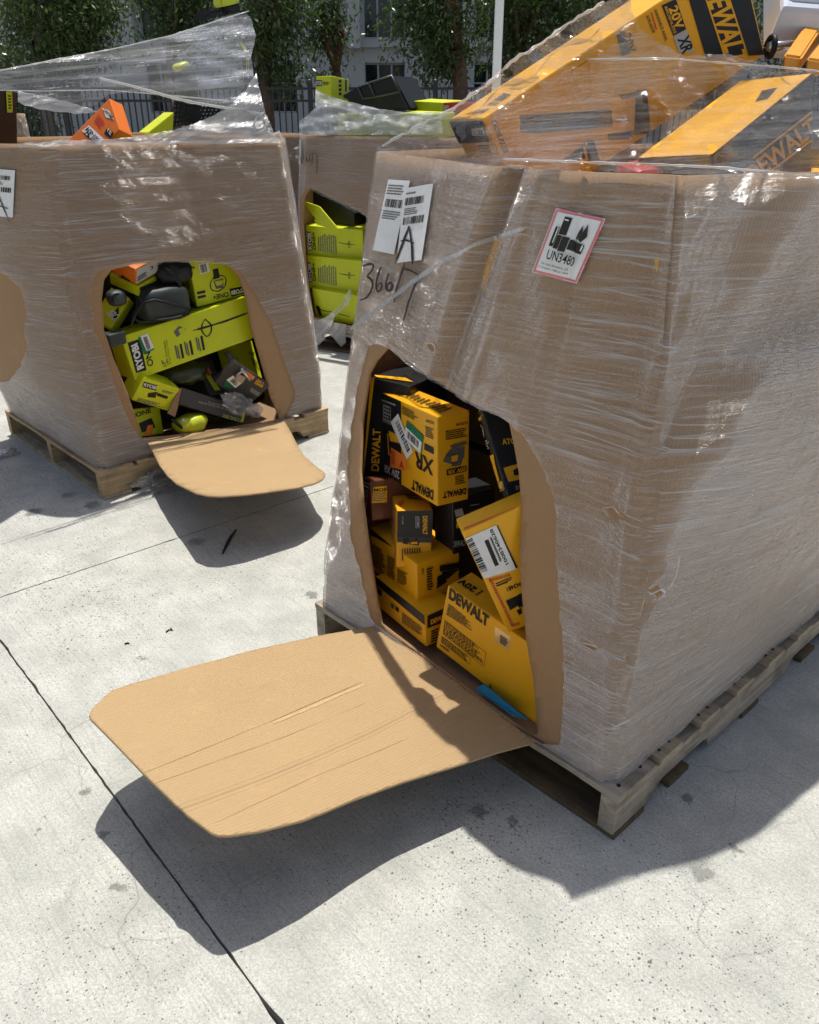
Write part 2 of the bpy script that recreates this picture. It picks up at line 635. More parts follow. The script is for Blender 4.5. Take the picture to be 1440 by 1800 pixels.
# yard carries on under and beyond the slabs that show
far = org + U2 * SL * 4
o = mesh_obj('yard_beyond', [(-150, -60, -.012), (150, -60, -.012), (150, 220, -.012), (-150, 220, -.012)], [(0, 1, 2, 3)], CONC, bgo)
bm = bmesh.new()
bm.from_mesh(o.data)
c4 = [org + U2 * (SL * -3) + U1 * (SL * -5), org + U2 * (SL * 4) + U1 * (SL * -5), org + U2 * (SL * 4) + U1 * (SL * 2), org + U2 * (SL * -3) + U1 * (SL * 2)]
for k in range(4):
    a, b = c4[k], c4[(k + 1) % 4]
    d = (b - a).normalized()
    bmesh.ops.bisect_plane(bm, geom=bm.verts[:] + bm.edges[:] + bm.faces[:], plane_co=a, plane_no=Vector((-d.y, d.x, 0)))
cen = sum(c4, Vector()) / 4
kill = [f for f in bm.faces if abs((f.calc_center_median() - cen).dot(U1)) < SL * 3.5 and abs((f.calc_center_median() - cen).dot(U2)) < SL * 3.5]
bmesh.ops.delete(bm, geom=kill, context='FACES')
bm.to_mesh(o.data)
bm.free()

# a thin strip of black rubber lying on the slab
p = [gnd(x, y, .004) for x, y in ((391, 973), (398, 958), (405, 945), (415, 931))]
tag(tube_obj('rubber_strip', p, [.003, .006, .006, .003], DPLAS, None, 5), 'thin black rubber strip lying on the concrete in the shadow of the smaller flap', 'strip')
for pts_, nm in ([[(292, 1111), (297, 1107), (303, 1108), (300, 1104)], 'twig'], [[(219, 1132), (224, 1130), (227, 1131)], 'twig']):
    tag(tube_obj(nm, [gnd(x, y, .003) for x, y in pts_], .0022, DPLAS, None, 5), 'tiny dark twig lying on the open sunlit concrete', 'twig', 'twigs on the concrete')

# ---------------------------------------------------------------- pallets
TH = R(43.2)
BV = Vector((math.cos(TH), math.sin(TH), 0))
AV = Vector((-math.sin(TH), math.cos(TH), 0))


def board(name, x0, x1, y0, y1, z0, z1, mat, parent, along='y', warp=0.0, chip=0):
    rr = random.Random(hash((round(x0, 3), round(y0, 3), round(z0, 3))) & 0xffff)
    n = 8
    V, UVs, Fc = [], [], []
    u0 = rr.random() * 5
    for i in range(n + 1):
        f = i / n
        j = [rr.uniform(-.0025, .0025) for _ in range(2)]
        dz = warp * math.sin(f * math.pi * 1.3) + rr.uniform(-.0006, .0006)
        if along == 'y':
            y = y0 + (y1 - y0) * f
            q = [(x0 + j[0], y, z0 + dz), (x1 + j[1], y, z0 + dz), (x1 + j[1], y, z1 + dz), (x0 + j[0], y, z1 + dz)]
            L = y
        else:
            x = x0 + (x1 - x0) * f
            q = [(x, y0 + j[0], z0 + dz), (x, y1 + j[1], z0 + dz), (x, y1 + j[1], z1 + dz), (x, y0 + j[0], z1 + dz)]
            L = x
        for k, p in enumerate(q):
            V.append(p)
            UVs.append((L + u0, (0, .1, .13, .23)[k] + u0))
    for i in range(n):
        for k in range(4):
            k2 = (k + 1) % 4
            Fc.append((i * 4 + k, (i + 1) * 4 + k, (i + 1) * 4 + k2, i * 4 + k2))
    Fc += [(0, 1, 2, 3), (n * 4 + 3, n * 4 + 2, n * 4 + 1, n * 4)]
    o = mesh_obj(name, V, Fc, mat, parent, uvs=UVs)
    return o


def stringer(y0, L, mat, parent, wd=.038):
    prof = [(0, .016), (.15, .016), (.165, .045), (.185, .052), (.365, .052), (.385, .045), (.40, .016), (L - .40, .016), (L - .385, .045), (L - .365, .052), (L - .185, .052), (L - .165, .045), (L - .15, .016), (L, .016), (L, .106), (0, .106)]
    n = len(prof)
    V = [(x, y0, z) for x, z in prof] + [(x, y0 + wd, z) for x, z in prof]
    UVs = [(x, z) for x, z in prof] + [(x + .3, z) for x, z in prof]
    Fc = [tuple(range(n)), tuple(range(n, 2 * n))[::-1]] + [(k, n + k, n + (k + 1) % n, (k + 1) % n) for k in range(n)]
    return mesh_obj('stringer', V, Fc, mat, parent, uvs=UVs)


def pallet(origin, L, W, mats, label, detail=True, nails=True):
    rt = empty('wooden_pallet', origin, TH)
    tag(rt, label, 'pallet', 'pallets under the cardboard bins')
    for y in (0.0, W / 2 - .019, W - .038):
        stringer(y, L, mats[0], rt)
    xs = [0.0, .16, .33, .50, .67, .84, L - .14]
    ws = [.14, .09, .09, .09, .09, .09, .14]
    for x, w_ in zip(xs, ws):
        x = min(x, L - w_)
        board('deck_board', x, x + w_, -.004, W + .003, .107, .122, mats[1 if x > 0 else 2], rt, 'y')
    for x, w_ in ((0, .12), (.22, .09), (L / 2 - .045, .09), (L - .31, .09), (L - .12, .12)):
        board('bottom_board', x + .002, x + w_, -.003, W + .002, 0.001, .0155, mats[3], rt, 'y')
    if nails:
        for x, w_ in zip(xs, ws):
            for dx in ((.03, .11) if w_ > .1 else (.025, .065)):
                V, Fc = tube([(x + dx, .018, .1215), (x + dx, .018, .1235)], .0045, 8)
                mesh_obj('nail', V, Fc, plain('nail_iron', (0.03, 0.027, 0.024), 0.6, metal=0.6), rt)
    return rt


P0 = Vector((.427, 1.253, 0))
L0 = Vector((-1.213, 2.943, 0))
pallet(P0, 1.22, 1.016, [WOOD_G, WOOD_P, WOOD_G, WOOD_D], 'weathered wooden pallet with nail heads under the bin of yellow cartons')
pallet(L0, 1.13, 1.016, [WOOD_N, WOOD_N, WOOD_N, WOOD_P], 'fresh pine pallet under the bin with the smaller cardboard flap')
C3 = Vector((-.60, 5.28, 0))
C3o = C3 + Vector((0.03, .62, 0))


# ---------------------------------------------------------------- cardboard bins in stretch film
class Bin:
    """box wall as a surface p(s, z); s runs round the 4 corners, two vertices to a corner"""

    def __init__(b, o, e1, W, e2, D, z0, z1, cham, bulge, seg=(34, 26, 24, 6, 14, 6, 34, 10)):
        b.o, b.e1, b.W, b.e2, b.D, b.z0, b.z1, b.cham, b.bulge, b.seg = Vector(o), e1, W, e2, D, z0, z1, cham, bulge, seg
        b.c = [b.o, b.o + e1 * W, b.o + e1 * W + e2 * D, b.o + e2 * D]
        b.cols = []
        for k in range(-4, 4):
            b.cols += [k + i / seg[k % 8] for i in range(seg[k % 8])]
        b.cols.append(4.0)
        b.nz = 40
        b.rows = [z0 + (z1 - z0) * i / b.nz for i in range(b.nz + 1)]
        L = [W, .3, D, .3, W, .3, D, .3]
        L = L[4:] + L[:4]
        b.ulen = [0]
        for q in L:
            b.ulen.append(b.ulen[-1] + q)
        V = [b.p(s, z) for z in b.rows for s in b.cols]
        n = len(b.cols)
        Fc = [(j * n + i, j * n + i + 1, (j + 1) * n + i + 1, (j + 1) * n + i) for j in range(b.nz) for i in range(n - 1)]
        b.n = n
        b.bvh = BVHTree.FromPolygons(V, Fc)

    def verts(b, z):
        g = (z - b.z0) / (b.z1 - b.z0)
        out = []
        ed = [b.e1, b.e2, -b.e1, -b.e2]
        for i in range(4):
            pr, nx = b.cham(i, g)
            pr, nx = max(pr, .026), max(nx, .026)
            out.append((b.c[i] - ed[i - 1] * pr, b.c[i] + ed[i] * nx))
        return [out[0][1], out[1][0], out[1][1], out[2][0], out[2][1], out[3][0], out[3][1], out[0][0]]

    def p(b, s, z):
        s = s % 8
        k = int(s)
        f = s - k
        v = b.verts(z)
        q = v[k].lerp(v[(k + 1) % 8], f)
        q = Vector((q.x, q.y, z))
        return q + b.nrm(s, z, v) * b.bulge(s, (z - b.z0) / (b.z1 - b.z0), q)

    def nrm(b, s, z, v=None):
        v = v or b.verts(z)
        k = int(s % 8)
        d = v[(k + 1) % 8] - v[k]
        n = Vector((d.y, -d.x, 0)).normalized()
        if n.dot(v[k] - (b.c[0] + b.c[2]) / 2) < 0:
            n = -n
        return n

    def hit(b, px, py):
        loc, nn, idx, _ = b.bvh.ray_cast(CAM, ray(px, py).normalized())
        if loc is None:
            return None
        i = idx % (b.n - 1)
        z = loc.z
        s0, s1 = b.cols[i], b.cols[i + 1] - 1e-6
        a, c = b.p(s0, z), b.p(s1, z)
        f = max(0, min(1, (loc - a).dot(c - a) / max(1e-9, (c - a).length_squared)))
        return s0 + (s1 - s0) * f, z

    def sz(b, pts):
        out = []
        for p_ in pts:
            h = b.hit(*p_)
            if h:
                out.append(h)
        return out

    def u(b, s):
        s = s + 4
        k = int(min(s, 7.9999))
        return b.ulen[k] + (b.ulen[k + 1] - b.ulen[k]) * (s - k)

    def sheet(b, name, mat, parent, holes, off=0.0, rough=0.0, zlo=None, zhi=None, srange=(-4.0, 4.0), hseed=0, thick=0.0):
        """triangulated wall with the hole outlines (in s, z) cut out"""
        zlo = b.z0 if zlo is None else zlo
        zhi = b.z1 if zhi is None else zhi
        pts, edges = [], []
        for s in b.cols:
            if srange[0] - 1e-6 <= s <= srange[1] + 1e-6:
                for i in range(b.nz + 1):
                    pts.append((s, zlo + (zhi - zlo) * i / b.nz))
        for h in holes:
            st = len(pts)
            pts += h
            edges += [(st + i, st + (i + 1) % len(h)) for i in range(len(h))]
        vs, es, fs, *_ = delaunay_2d_cdt([Vector(p_) for p_ in pts], edges, [], 0, 1e-5)
        keep = []
        for f in fs:
            cx = sum(vs[i].x for i in f) / 3
            cz = sum(vs[i].y for i in f) / 3
            if any(inpoly(cx, cz, h) for h in holes):
                continue
            keep.append(f)
        P, UVs = [], []
        for v in vs:
            s, z = v.x, v.y
            zc = max(b.z0, min(b.z1, z))
            q = b.p(min(s, 3.99999), zc)
            q.z = z
            n = b.nrm(min(s, 3.99999), zc)
            k = off
            if rough:
                u_ = b.u(s)
                k += rough * (noise.noise(Vector((u_ * 5, z * 26, hseed))) + .7 * noise.noise(Vector((u_ * 14, z * 60, hseed + 3))))
            P.append(q + n * k)
            UVs.append((b.u(s), z))
        o = mesh_obj(name, P, keep, mat, parent, True, uvs=UVs)
        if thick:
            md = o.modifiers.new('thickness', 'SOLIDIFY')
            md.thickness = thick
            md.offset = -1.0
            # outside faces out: check winding once
            f0 = o.data.polygons[len(o.data.polygons) // 2]
            cn = Vector(f0.center) - (b.c[0] + b.c[2]) / 2
            cn.z = 0
            if f0.normal.dot(cn) < 0:
                md.offset = 1.0
        return o


def ragged(pts, amp, seed, step=7):
    o = []
    for i, p_ in enumerate(dens(pts, step)):
        o.append((p_[0] + amp * noise.noise(Vector((p_[0] * .05, p_[1] * .05, seed))) + amp * .6 * noise.noise(Vector((p_[0] * .17, p_[1] * .17, seed + 9))),
                  p_[1] + amp * noise.noise(Vector((p_[0] * .05, p_[1] * .05, seed + 31)))))
    return o


def bottom_lid(b, parent):
    v = [Vector((q.x, q.y, b.z0 + .004)) for q in b.verts(b.z0)]
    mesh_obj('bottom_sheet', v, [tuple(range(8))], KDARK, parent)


# --- the bin of yellow cartons -------------------------------------------------
def cham_r(i, g):
    if i == 0:
        k = max(0, (g - .52) / .48)
        return .16 * k, .05 * k
    if i == 1:
        return .60 * g, .24 * g
    if i == 2:
        return .16 * g, .16 * g
    return .2 * g, .2 * g


def sstep(a, b_, x):
    x = max(0, min(1, (x - a) / (b_ - a)))
    return x * x * (3 - 2 * x)


def bulge_r(s, g, q):
    d = 0.0
    if s < 1:
        d += .010 * math.sin(math.pi * min(1, g * .8)) * math.sin(math.pi * s)
        # pressed-in fold along the slanting crease
        ss = .93 - .12 * (1 - g)
        d -= .036 * math.exp(-((s - ss + .045) / .05) ** 2) * sstep(.40, .72, g)
        d -= .007 * sstep(.035, .045, s) * (1 - sstep(.09, .30, s)) * sstep(.25, .5, g)
        d += .006 * math.exp(-((s - .70) / .02) ** 2) * sstep(.35, .6, g) - .006 * math.exp(-((s - .30 - .1 * g) / .016) ** 2) * sstep(.4, .9, g)
        d -= .030 * (1 - sstep(.0, .5, s)) * sstep(.55, 1.0, g)
    if 6 <= s < 8:
        along = (1 - (s - 6)) * 1.0 if s < 7 else 0.0
        led = g - .07 * math.sin(along * 5.0) + .03
        prof = sstep(-.05, .62, g) * (1 - .34 * sstep(.70, .76, led)) + .34 * sstep(.78, 1.0, g)
        d += .175 * (1 - math.exp(-along / .27)) * prof
    d += .008 * noise.noise(Vector((q.x * 5, q.y * 5, q.z * 3))) + .0035 * noise.noise(Vector((q.x * 13, q.y * 13, q.z * 7)))
    return d


Z6 = lambda x, y: (600 + x * .3, 590 + y * .3)
BR = Bin(P0 + BV * .012 + AV * .025, AV, .985, BV, 1.17, .124, 1.30, cham_r, bulge_r)
bin_r = tag(empty('cardboard_bin', P0, TH), 'film wrapped cardboard bin full of yellow cartons, with a warning sticker', 'bin', 'film wrapped cardboard bins')
bin_r.matrix_world = Matrix.Identity(4)
hole_r = [(681, 611), (660, 635), (649, 656), (636, 740), (633, 830), (638, 890), (648, 965), (660, 1040), (670, 1097), (760, 1166), (850, 1232), (946, 1302), (938, 1200), (926, 1130), (917, 1040), (913, 965),
          (917, 890), (912, 830), (904, 785), (895, 743), (879, 730), (825, 706), (768, 670), (720, 637)]
HR = BR.sz(dens(hole_r, 9))
film_hole_r = [(690, 613), (668, 604), (652, 606), (645, 635), (633, 680), (621, 755), (614, 821), (620, 890), (618, 935), (633, 995), (654, 1085), (664, 1096), (760, 1166), (850, 1232), (950, 1306), (986, 1308), (992, 1260),
               (996, 1190), (993, 1127), (984, 1040), (980, 950), (981, 890), (954, 815), (920, 760), (896, 741), (880, 731), (825, 708), (768, 672), (720, 640)]
HRF = BR.sz(ragged(film_hole_r, 3.0, 1))
tears = [[(752, 604), (764, 600), (775, 606), (773, 618), (760, 616)], [(1068, 888), (1086, 886), (1094, 900), (1104, 905), (1108, 915), (1090, 913), (1080, 905)], [(1138, 1036), (1152, 1030), (1160, 1040), (1148, 1050)], [(1022, 1122), (1050, 1130), (1062, 1136), (1050, 1140), (1030, 1132)]]
BR.sheet('wall', KRAFT, bin_r, [HR], thick=.006)
BR.sheet('stretch_film', FILM, bin_r, [HRF] + [BR.sz(ragged(t_, 6, 5, 3)) for t_ in tears], off=.006, rough=.0035)
bottom_lid(BR, bin_r)


def flap(name, outline, zfun, mat, parent, step=8, gridpx=9, uvdir=None, creases=()):
    """cut-out panel folded down; outline in photo pixels, each point set at its own height"""
    pts = dens(outline, step)

    def place(px, py):
        z = .15
        for _ in range(8):
            g = gnd(px, py, z)
            z = zfun(g)
        g = gnd(px, py, z)
        return g
    ring = [place(*p_) for p_ in pts]
    xs = [p_[0] for p_ in outline]
    ys = [p_[1] for p_ in outline]
    allp = list(ring)
    x = min(xs)
    while x < max(xs):
        y = min(ys)
        while y < max(ys):
            if inpoly(x, y, pts):
                allp.append(place(x, y))
            y += gridpx * .6
        x += gridpx
    n = len(ring)
    vs, es, fs, ov, *_ = delaunay_2d_cdt([Vector((p_.x, p_.y)) for p_ in allp], [(i, (i + 1) % n) for i in range(n)], [], 1, 1e-6)
    P = []
    for v in vs:
        g = Vector((v.x, v.y, 0))
        g.z = zfun(g) + .0016 * noise.noise(Vector((v.x * 9, v.y * 9, 4)))
        P.append(g)
    poly2 = [(p_.x, p_.y) for p_ in ring]
    keep = [f for f in fs if inpoly(sum(vs[i].x for i in f) / 3, sum(vs[i].y for i in f) / 3, poly2)]
    a = uvdir.normalized()
    b_ = Vector((-a.y, a.x, 0))
    o = mesh_obj(name, P, keep, mat, parent, True, uvs=[(p_.dot(a), p_.dot(b_)) for p_ in P])
    md = o.modifiers.new('thickness', 'SOLIDIFY')
    md.thickness = .006
    md.offset = -1 if o.data.polygons[0].normal.z > 0 else 1
    return o


HRa = gnd(672, 1100, .16)
HRb = gnd(940, 1304, .138)
hdr = (HRb - HRa).normalized()


def zflap_r(g):
    s = (g - P0).dot(-BV) + .0
    t_ = (g - P0).dot(AV) / 1.0      # 0 near corner ... 1 far corner
    z = .142 + .02 * t_ + .115 * max(0, s) / .72 - .022 * math.sin(math.pi * min(1, max(0, s / .75)))
    lane = (g - P0).dot(AV)
    z += .005 * math.exp(-((lane - .46) / .008) ** 2) - .005 * math.exp(-((lane - .435) / .012) ** 2) - .0018 * math.exp(-((lane - .30) / .010) ** 2) + .0012 * math.exp(-((lane - .58) / .008) ** 2)
    return z


out_r = [(941, 1304), (874, 1322), (803, 1345), (709, 1373), (624, 1405), (575, 1425), (533, 1441), (459, 1460), (405, 1468), (385, 1468), (373, 1464), (328, 1430), (254, 1360), (200, 1303), (160, 1263), (157, 1257), (161, 1247),
         (183, 1225), (197, 1213), (220, 1205), (339, 1171), (436, 1145), (561, 1117), (652, 1101), (670, 1099), (760, 1168), (850, 1234)]
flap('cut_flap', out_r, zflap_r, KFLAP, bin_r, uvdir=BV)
tag(bin_r.children[-1], 'sunlit cardboard flap folded down from the opening')

def flap_map(px, py, off):
    z = .2
    for _ in range(8):
        g = gnd(px, py, z)
        z = zflap_r(g)
    return gnd(px, py, z + .001 + off)


FLAPMARKS = [([(251, 1359), (330, 1327), (482, 1265), (560, 1231), (635, 1199)], 1.3, 'dirt_shade'), ([(271, 1377), (380, 1338), (510, 1291), (640, 1236)], .8, 'dirt_shade'), ([(379, 1446), (460, 1408), (550, 1366), (640, 1330), (720, 1296)], .8, 'dirt_shade'),  # the dark strokes paint in the shade of the folds
             ([(480, 1271), (540, 1246), (600, 1220), (640, 1203)], 5.5, 'pale')]

# --- the bin with the smaller flap -------------------------------------------
def cham_l(i, g):
    return [(.05 * g, .05 * g), (.17 * g, .20 * g), (.1 * g, .1 * g), (.2 * g, .2 * g)][i]


def bulge_l(s, g, q):
    d = 0.0
    if s < 1:
        d += .03 * math.sin(math.pi * g) * math.sin(math.pi * s)
        d -= .035 * sstep(.68, 1.0, g) * math.exp(-((s - .38) / .17) ** 4)
    if 6 <= s < 7:
        d += .13 * (1 - math.exp(-(7 - s) / .25)) * sstep(-.05, .4, g)
    d += .005 * noise.noise(Vector((q.x * 4, q.y * 4, q.z * 3 + 7))) + .003 * noise.noise(Vector((q.x * 12, q.y * 12, q.z * 8)))
    return d


BL = Bin(L0 + BV * .02 + AV * .02, BV, 1.11, AV, .98, .124, 1.29, cham_l, bulge_l)
bin_l = tag(empty('cardboard_bin'), 'film wrapped cardboard bin of lime cartons with a smaller flap folded down', 'bin', 'film wrapped cardboard bins')
hole_l = [(196, 475), (183, 492), (179, 526), (183, 580), (200, 630), (225, 692), (250, 770), (300, 766), (400, 752), (492, 736), (488, 726), (475, 697), (462, 647), (442, 576), (431, 517), (419, 484), (400, 465), (358, 459), (292, 459), (233, 464)]
HL = BL.sz(dens(hole_l, 7))
film_hole_l = [(200, 471), (180, 474), (167, 480), (160, 505), (154, 522), (165, 547), (160, 576), (179, 609), (196, 663), (208, 697), (227, 742), (247, 772), (300, 768), (400, 754), (499, 738), (514, 709), (518, 688), (496, 630), (475, 567), (450, 522),
               (424, 480), (400, 467), (358, 461), (292, 461), (233, 467)]
HLF = BL.sz(ragged(film_hole_l, 2.5, 2, 6))
side_patch = [(-60, 470), (-10, 472), (18, 485), (40, 510), (50, 545), (46, 590), (50, 612), (38, 645), (20, 668), (-10, 676), (-60, 660)]
HLS = BL.sz(ragged(side_patch, 3, 3, 6))
BL.sheet('wall', KRAFT, bin_l, [HL], thick=.006)
fl_holes = [HLF] + ([HLS] if len(HLS) > 8 else [])
BL.sheet('stretch_film', FILM_SHINY, bin_l, fl_holes, off=.006, rough=.004, hseed=4)
bottom_lid(BL, bin_l)


def zflap_l(g):
    s = (g - L0).dot(-AV)
    t_ = (g - L0).dot(BV) / 1.13
    f = max(0, min(1.3, s / .66))
    z = (.20 - .07 * t_) + f * (.03 - .055 * t_) - .03 * math.sin(math.pi * min(1, f)) + .02 * f * f * (1 - t_)
    return max(.03, z)


out_l = [(257, 773), (268, 792), (280, 816), (294, 835), (310, 849), (344, 866), (365, 871), (388, 872), (431, 869), (525, 857), (552, 850), (567, 842), (572, 834), (568, 828), (560, 823), (534, 801), (520, 776), (512, 760), (499, 738), (440, 747), (350, 760)]
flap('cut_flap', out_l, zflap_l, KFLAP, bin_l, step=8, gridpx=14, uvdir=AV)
tag(bin_l.children[-1], 'curling cardboard flap with rounded corners')

# --- the bin behind with stacked lime cartons ----------------------------------
D3 = Vector((.85, -.53, 0)).normalized()
N3 = Vector((-D3.y, D3.x, 0))


def cham_c(i, g):
    return .05 * g, .05 * g


def bulge_c(s, g, q):
    return .02 * math.sin(math.pi * g) + .006 * noise.noise(Vector((q.x * 4, q.y * 4, q.z * 3 + 17)))


BC = Bin(C3 + Vector((-.075, .05, 0)) + D3 * 1.1, -D3, 1.1, N3, 1.15, .124, 1.265, cham_c, bulge_c, seg=(30, 6, 20, 4, 10, 4, 16, 6))
pal3 = pallet(C3 + Vector((-.075, .05, 0)) + D3 * 1.11 - N3 * .01, 1.2, 1.12, [WOOD_G, WOOD_G, WOOD_G, WOOD_D], 'shaded wooden pallet under the bin standing behind the two open ones', nails=False)
pal3.rotation_euler = (0, 0, math.atan2(N3.y, N3.x))
bin_c = tag(empty('cardboard_bin'), 'film wrapped cardboard bin standing behind, with its front cut open on stacked lime cartons', 'bin', 'film wrapped cardboard bins')
hole_c = [(546, 330), (536, 346), (534, 389), (536, 424), (538, 460), (544, 513), (552, 557), (610, 571), (680, 584), (680, 480), (678, 410), (660, 388), (622, 366), (590, 350)]
HC = BC.sz(dens(hole_c, 6))
BC.sheet('wall', KRAFT, bin_c, [HC], thick=.006)
BC.sheet('stretch_film', FILM, bin_c, [BC.sz(ragged([(x - 6 * (x < 600), y + 1) for x, y in hole_c], 2, 8, 5))], off=.006, rough=.004, hseed=9)
bottom_lid(BC, bin_c)

# --- bins further back ----------------------------------------------------------
def back_bin(o, rz, W, D, z1, label):
    e1 = Vector((math.cos(rz), math.sin(rz), 0))
    e2 = Vector((-e1.y, e1.x, 0))
    bb = Bin(o, e1, W, e2, D, .124, z1, cham_c, bulge_c, seg=(16, 4, 12, 4, 8, 4, 12, 4))
    r_ = tag(empty('cardboard_bin'), label, 'bin', 'film wrapped cardboard bins')
    bb.sheet('wall', KRAFT, r_, [], thick=.006)
    bb.sheet('stretch_film', FILM, r_, [], off=.006, rough=.004, hseed=2)
    bottom_lid(bb, r_)
    p_ = pallet(o - e1 * .01 - e2 * .01, W + .02, D + .02, [WOOD_G, WOOD_G, WOOD_G, WOOD_D], 'wooden pallet under a ' + label.replace('film wrapped ', ''), nails=False)
    p_.rotation_euler = (0, 0, rz)
    return bb


back_bin(Vector((-1.60, 5.32, 0)), R(38), 1.15, 1.0, 1.26, 'film wrapped cardboard bin tucked behind the one with the orange carton')
back_bin(Vector((-3.6, 5.6, 0)), R(40), 1.2, 1.0, 1.38, 'film wrapped cardboard bin seen through the film tent')

# ---------------------------------------------------------------- cartons: corner, then three edge vectors (metres)
BOX = {
    'R1':((0.06742,1.784,0.5283),(-0.1426,0.2391,-0.01379),(0.07808,0.04649,-0.001263),(-0.003037,0.01125,0.2265)),
    'R2':((-0.02578,1.98,0.4941),(-0.1017,0.05408,0.009324),(0.1393,0.2651,-0.01841),(0.02761,0.004567,0.2746)),
    'R3':((-0.09787,1.916,0.4228),(-0.02485,0.06098,-0.01389),(0.1088,0.04349,-0.003599),(-0.005319,0.02213,0.1066)),
    'R4':((-0.03436,1.83,0.3324),(-0.03197,0.2521,-0.02229),(0.09169,0.01139,-0.002662),(0.002798,0.01426,0.1574)),
    'R5':((0.02074,1.789,0.2323),(-0.1258,0.1923,0.006704),(0.1138,0.07426,0.006384),(-0.003213,-0.006897,0.1375)),
    'R7':((0.0427,1.72,0.1619),(-0.1331,0.2004,-0.0012),(0.08103,0.05386,0.004371),(-0.003941,-0.002031,0.09809)),
    'R8':((0.06611,1.707,0.1743),(0.2372,-0.2502,-0.0549),(0.06379,0.06067,-0.0009675),(0.02316,-0.02121,0.1967)),
    'R9':((0.2238,1.542,0.3266),(0.219,0.02391,0.09516),(-0.0086,0.0466,0.00801),(-0.1211,-0.07343,0.2972)),
    'R10':((0.208,1.569,0.6538),(0.1919,0.03062,0.04725),(-0.001119,0.06391,-0.03687),(-0.05685,0.09623,0.1685)),
    'R11':((0.1118,1.839,0.3614),(-0.04669,0.07242,-0.001676),(0.1147,0.07404,0.003659),(-0.005316,0.0002933,0.1608)),
    'T1':((0.1469,1.813,1.375),(0.5329,0.2016,0.3158),(0.1009,0.03245,-0.191),(-0.0628,0.1722,-0.003932)),
    'T2':((0.5184,1.529,1.319),(0.2701,0.2842,0.1353),(0.06152,0.04028,-0.2073),(-0.1026,0.1026,-0.01053)),
    'L1':((-1.087,3.14,0.4304),(0.4198,0.3751,0.07827),(-0.09282,0.1057,-0.008696),(-0.026,-0.008146,0.1785)),
    'L2':((-0.8727,3.4,0.6641),(0.1765,0.136,0.02383),(-0.08497,0.1098,0.002613),(-0.01384,-0.01521,0.1893)),
    'L3':((-1.045,3.191,0.7938),(0.09144,0.1848,0.0441),(-0.1017,0.04155,0.03672),(0.01347,-0.02131,0.06141)),
    'L4':((-1.052,3.229,0.7394),(0.08004,0.1704,0.04161),(-0.1247,0.04852,0.04122),(0.008656,-0.01468,0.04347)),
    'L6':((-1.160,3.175,0.625),(0.07,0.0606,0.1123),(-0.01651,0.09267,-0.03982),(-0.069,0.0049,0.04)),
    'L7':((-1.103,3.112,0.3596),(0.1033,0.1186,-0.08565),(-0.06205,0.07359,0.0271),(0.0577,0.01526,0.09069)),
    'L8':((-0.9519,3.229,0.3046),(0.2128,0.2144,-0.1644),(-0.08982,0.07831,-0.01414),(0.01684,0.0304,0.06143)),
    'L12':((-0.733,3.553,0.3062),(0.06022,0.1001,-0.0212),(-0.09871,0.0494,-0.04708),(-0.0469,0.06304,0.1645)),
    'L11':((-0.836,3.373,0.3527),(0.1219,0.1089,-0.1386),(-0.009859,0.02584,0.01163),(0.1009,-0.001084,0.08789)),
    'L10':((-0.8629,3.406,0.2825),(0.05172,0.08217,-0.01747),(-0.07594,0.03632,-0.05398),(-0.06382,0.06914,0.1363)),
    'L13':((-1.108,3.132,0.1949),(0.0704,0.1347,-0.03378),(-0.1059,0.04782,-0.03002),(-0.01528,0.0358,0.1109)),
    'C1':((-0.6492,5.383,0.5728),(0.3688,-0.1605,-0.007145),(0.07982,0.1827,0.01525),(-0.002586,-0.01403,0.1816)),
    'C2':((-0.6444,5.376,0.3677),(0.3634,-0.2,-0.003258),(0.09627,0.1747,0.01504),(-0.0061,-0.01445,0.207)),
    'C3':((-0.6145,5.355,0.1816),(0.3341,-0.222,-0.009954),(0.1101,0.1645,0.02863),(-0.01162,-0.02626,0.1955)),
    'LT1':((-1.486,2.986,1.247),(0.06745,0.2541,0.01152),(-0.1872,0.04734,0.05199),(0.051,-0.02281,0.2044)),
    'LT2':((-1.089,3.331,1.435),(-0.2137,0.06414,-0.1538),(0.03053,0.04617,-0.02316),(0.04985,-0.08561,-0.105)),
    'LT3':((-1.035,3.486,1.285),(0.1072,0.05737,0.04709),(-0.02269,0.006165,0.04413),(0.04864,-0.1258,0.04259)),
    'CT1':((-0.5832,5.68,1.444),(0.1025,-0.07352,0.003078),(0.09882,0.137,-0.01943),(0.006678,0.01522,0.1412)),
    'CT3':((-0.4208,5.284,1.259),(0.1215,-0.08272,0.0006866),(0.08423,0.1237,-0.0106),(0.004431,0.007531,0.1231)),
    'CT4':((-0.0521,5.057,1.261),(0.2045,-0.1933,-0.006268),(0.1029,0.1085,0.01169),(-0.004595,-0.00883,0.1224)),
    'CT5':((-0.2995,5.326,1.252),(0.2369,-0.1666,0.002352),(0.08625,0.1225,-0.006945),(0.002434,0.005177,0.1216)),
    'CT6':((-0.01018,5.441,1.387),(0.2005,-0.2002,-0.01163),(0.1414,0.1409,0.01282),(-0.001006,-0.004567,0.06125)),
    'CT7':((0.1835,5.258,1.376),(0.1137,-0.09067,0.002623),(0.07481,0.09382,0.001278),(-0.001244,0.0001753,0.05996)),
    'CT2':((-0.1943,5.39,1.396),(0.1809,-0.2751,0.01558),(0.1848,0.1277,0.1098),(-0.06661,-0.03512,0.153)),
}


GLYPH = {}


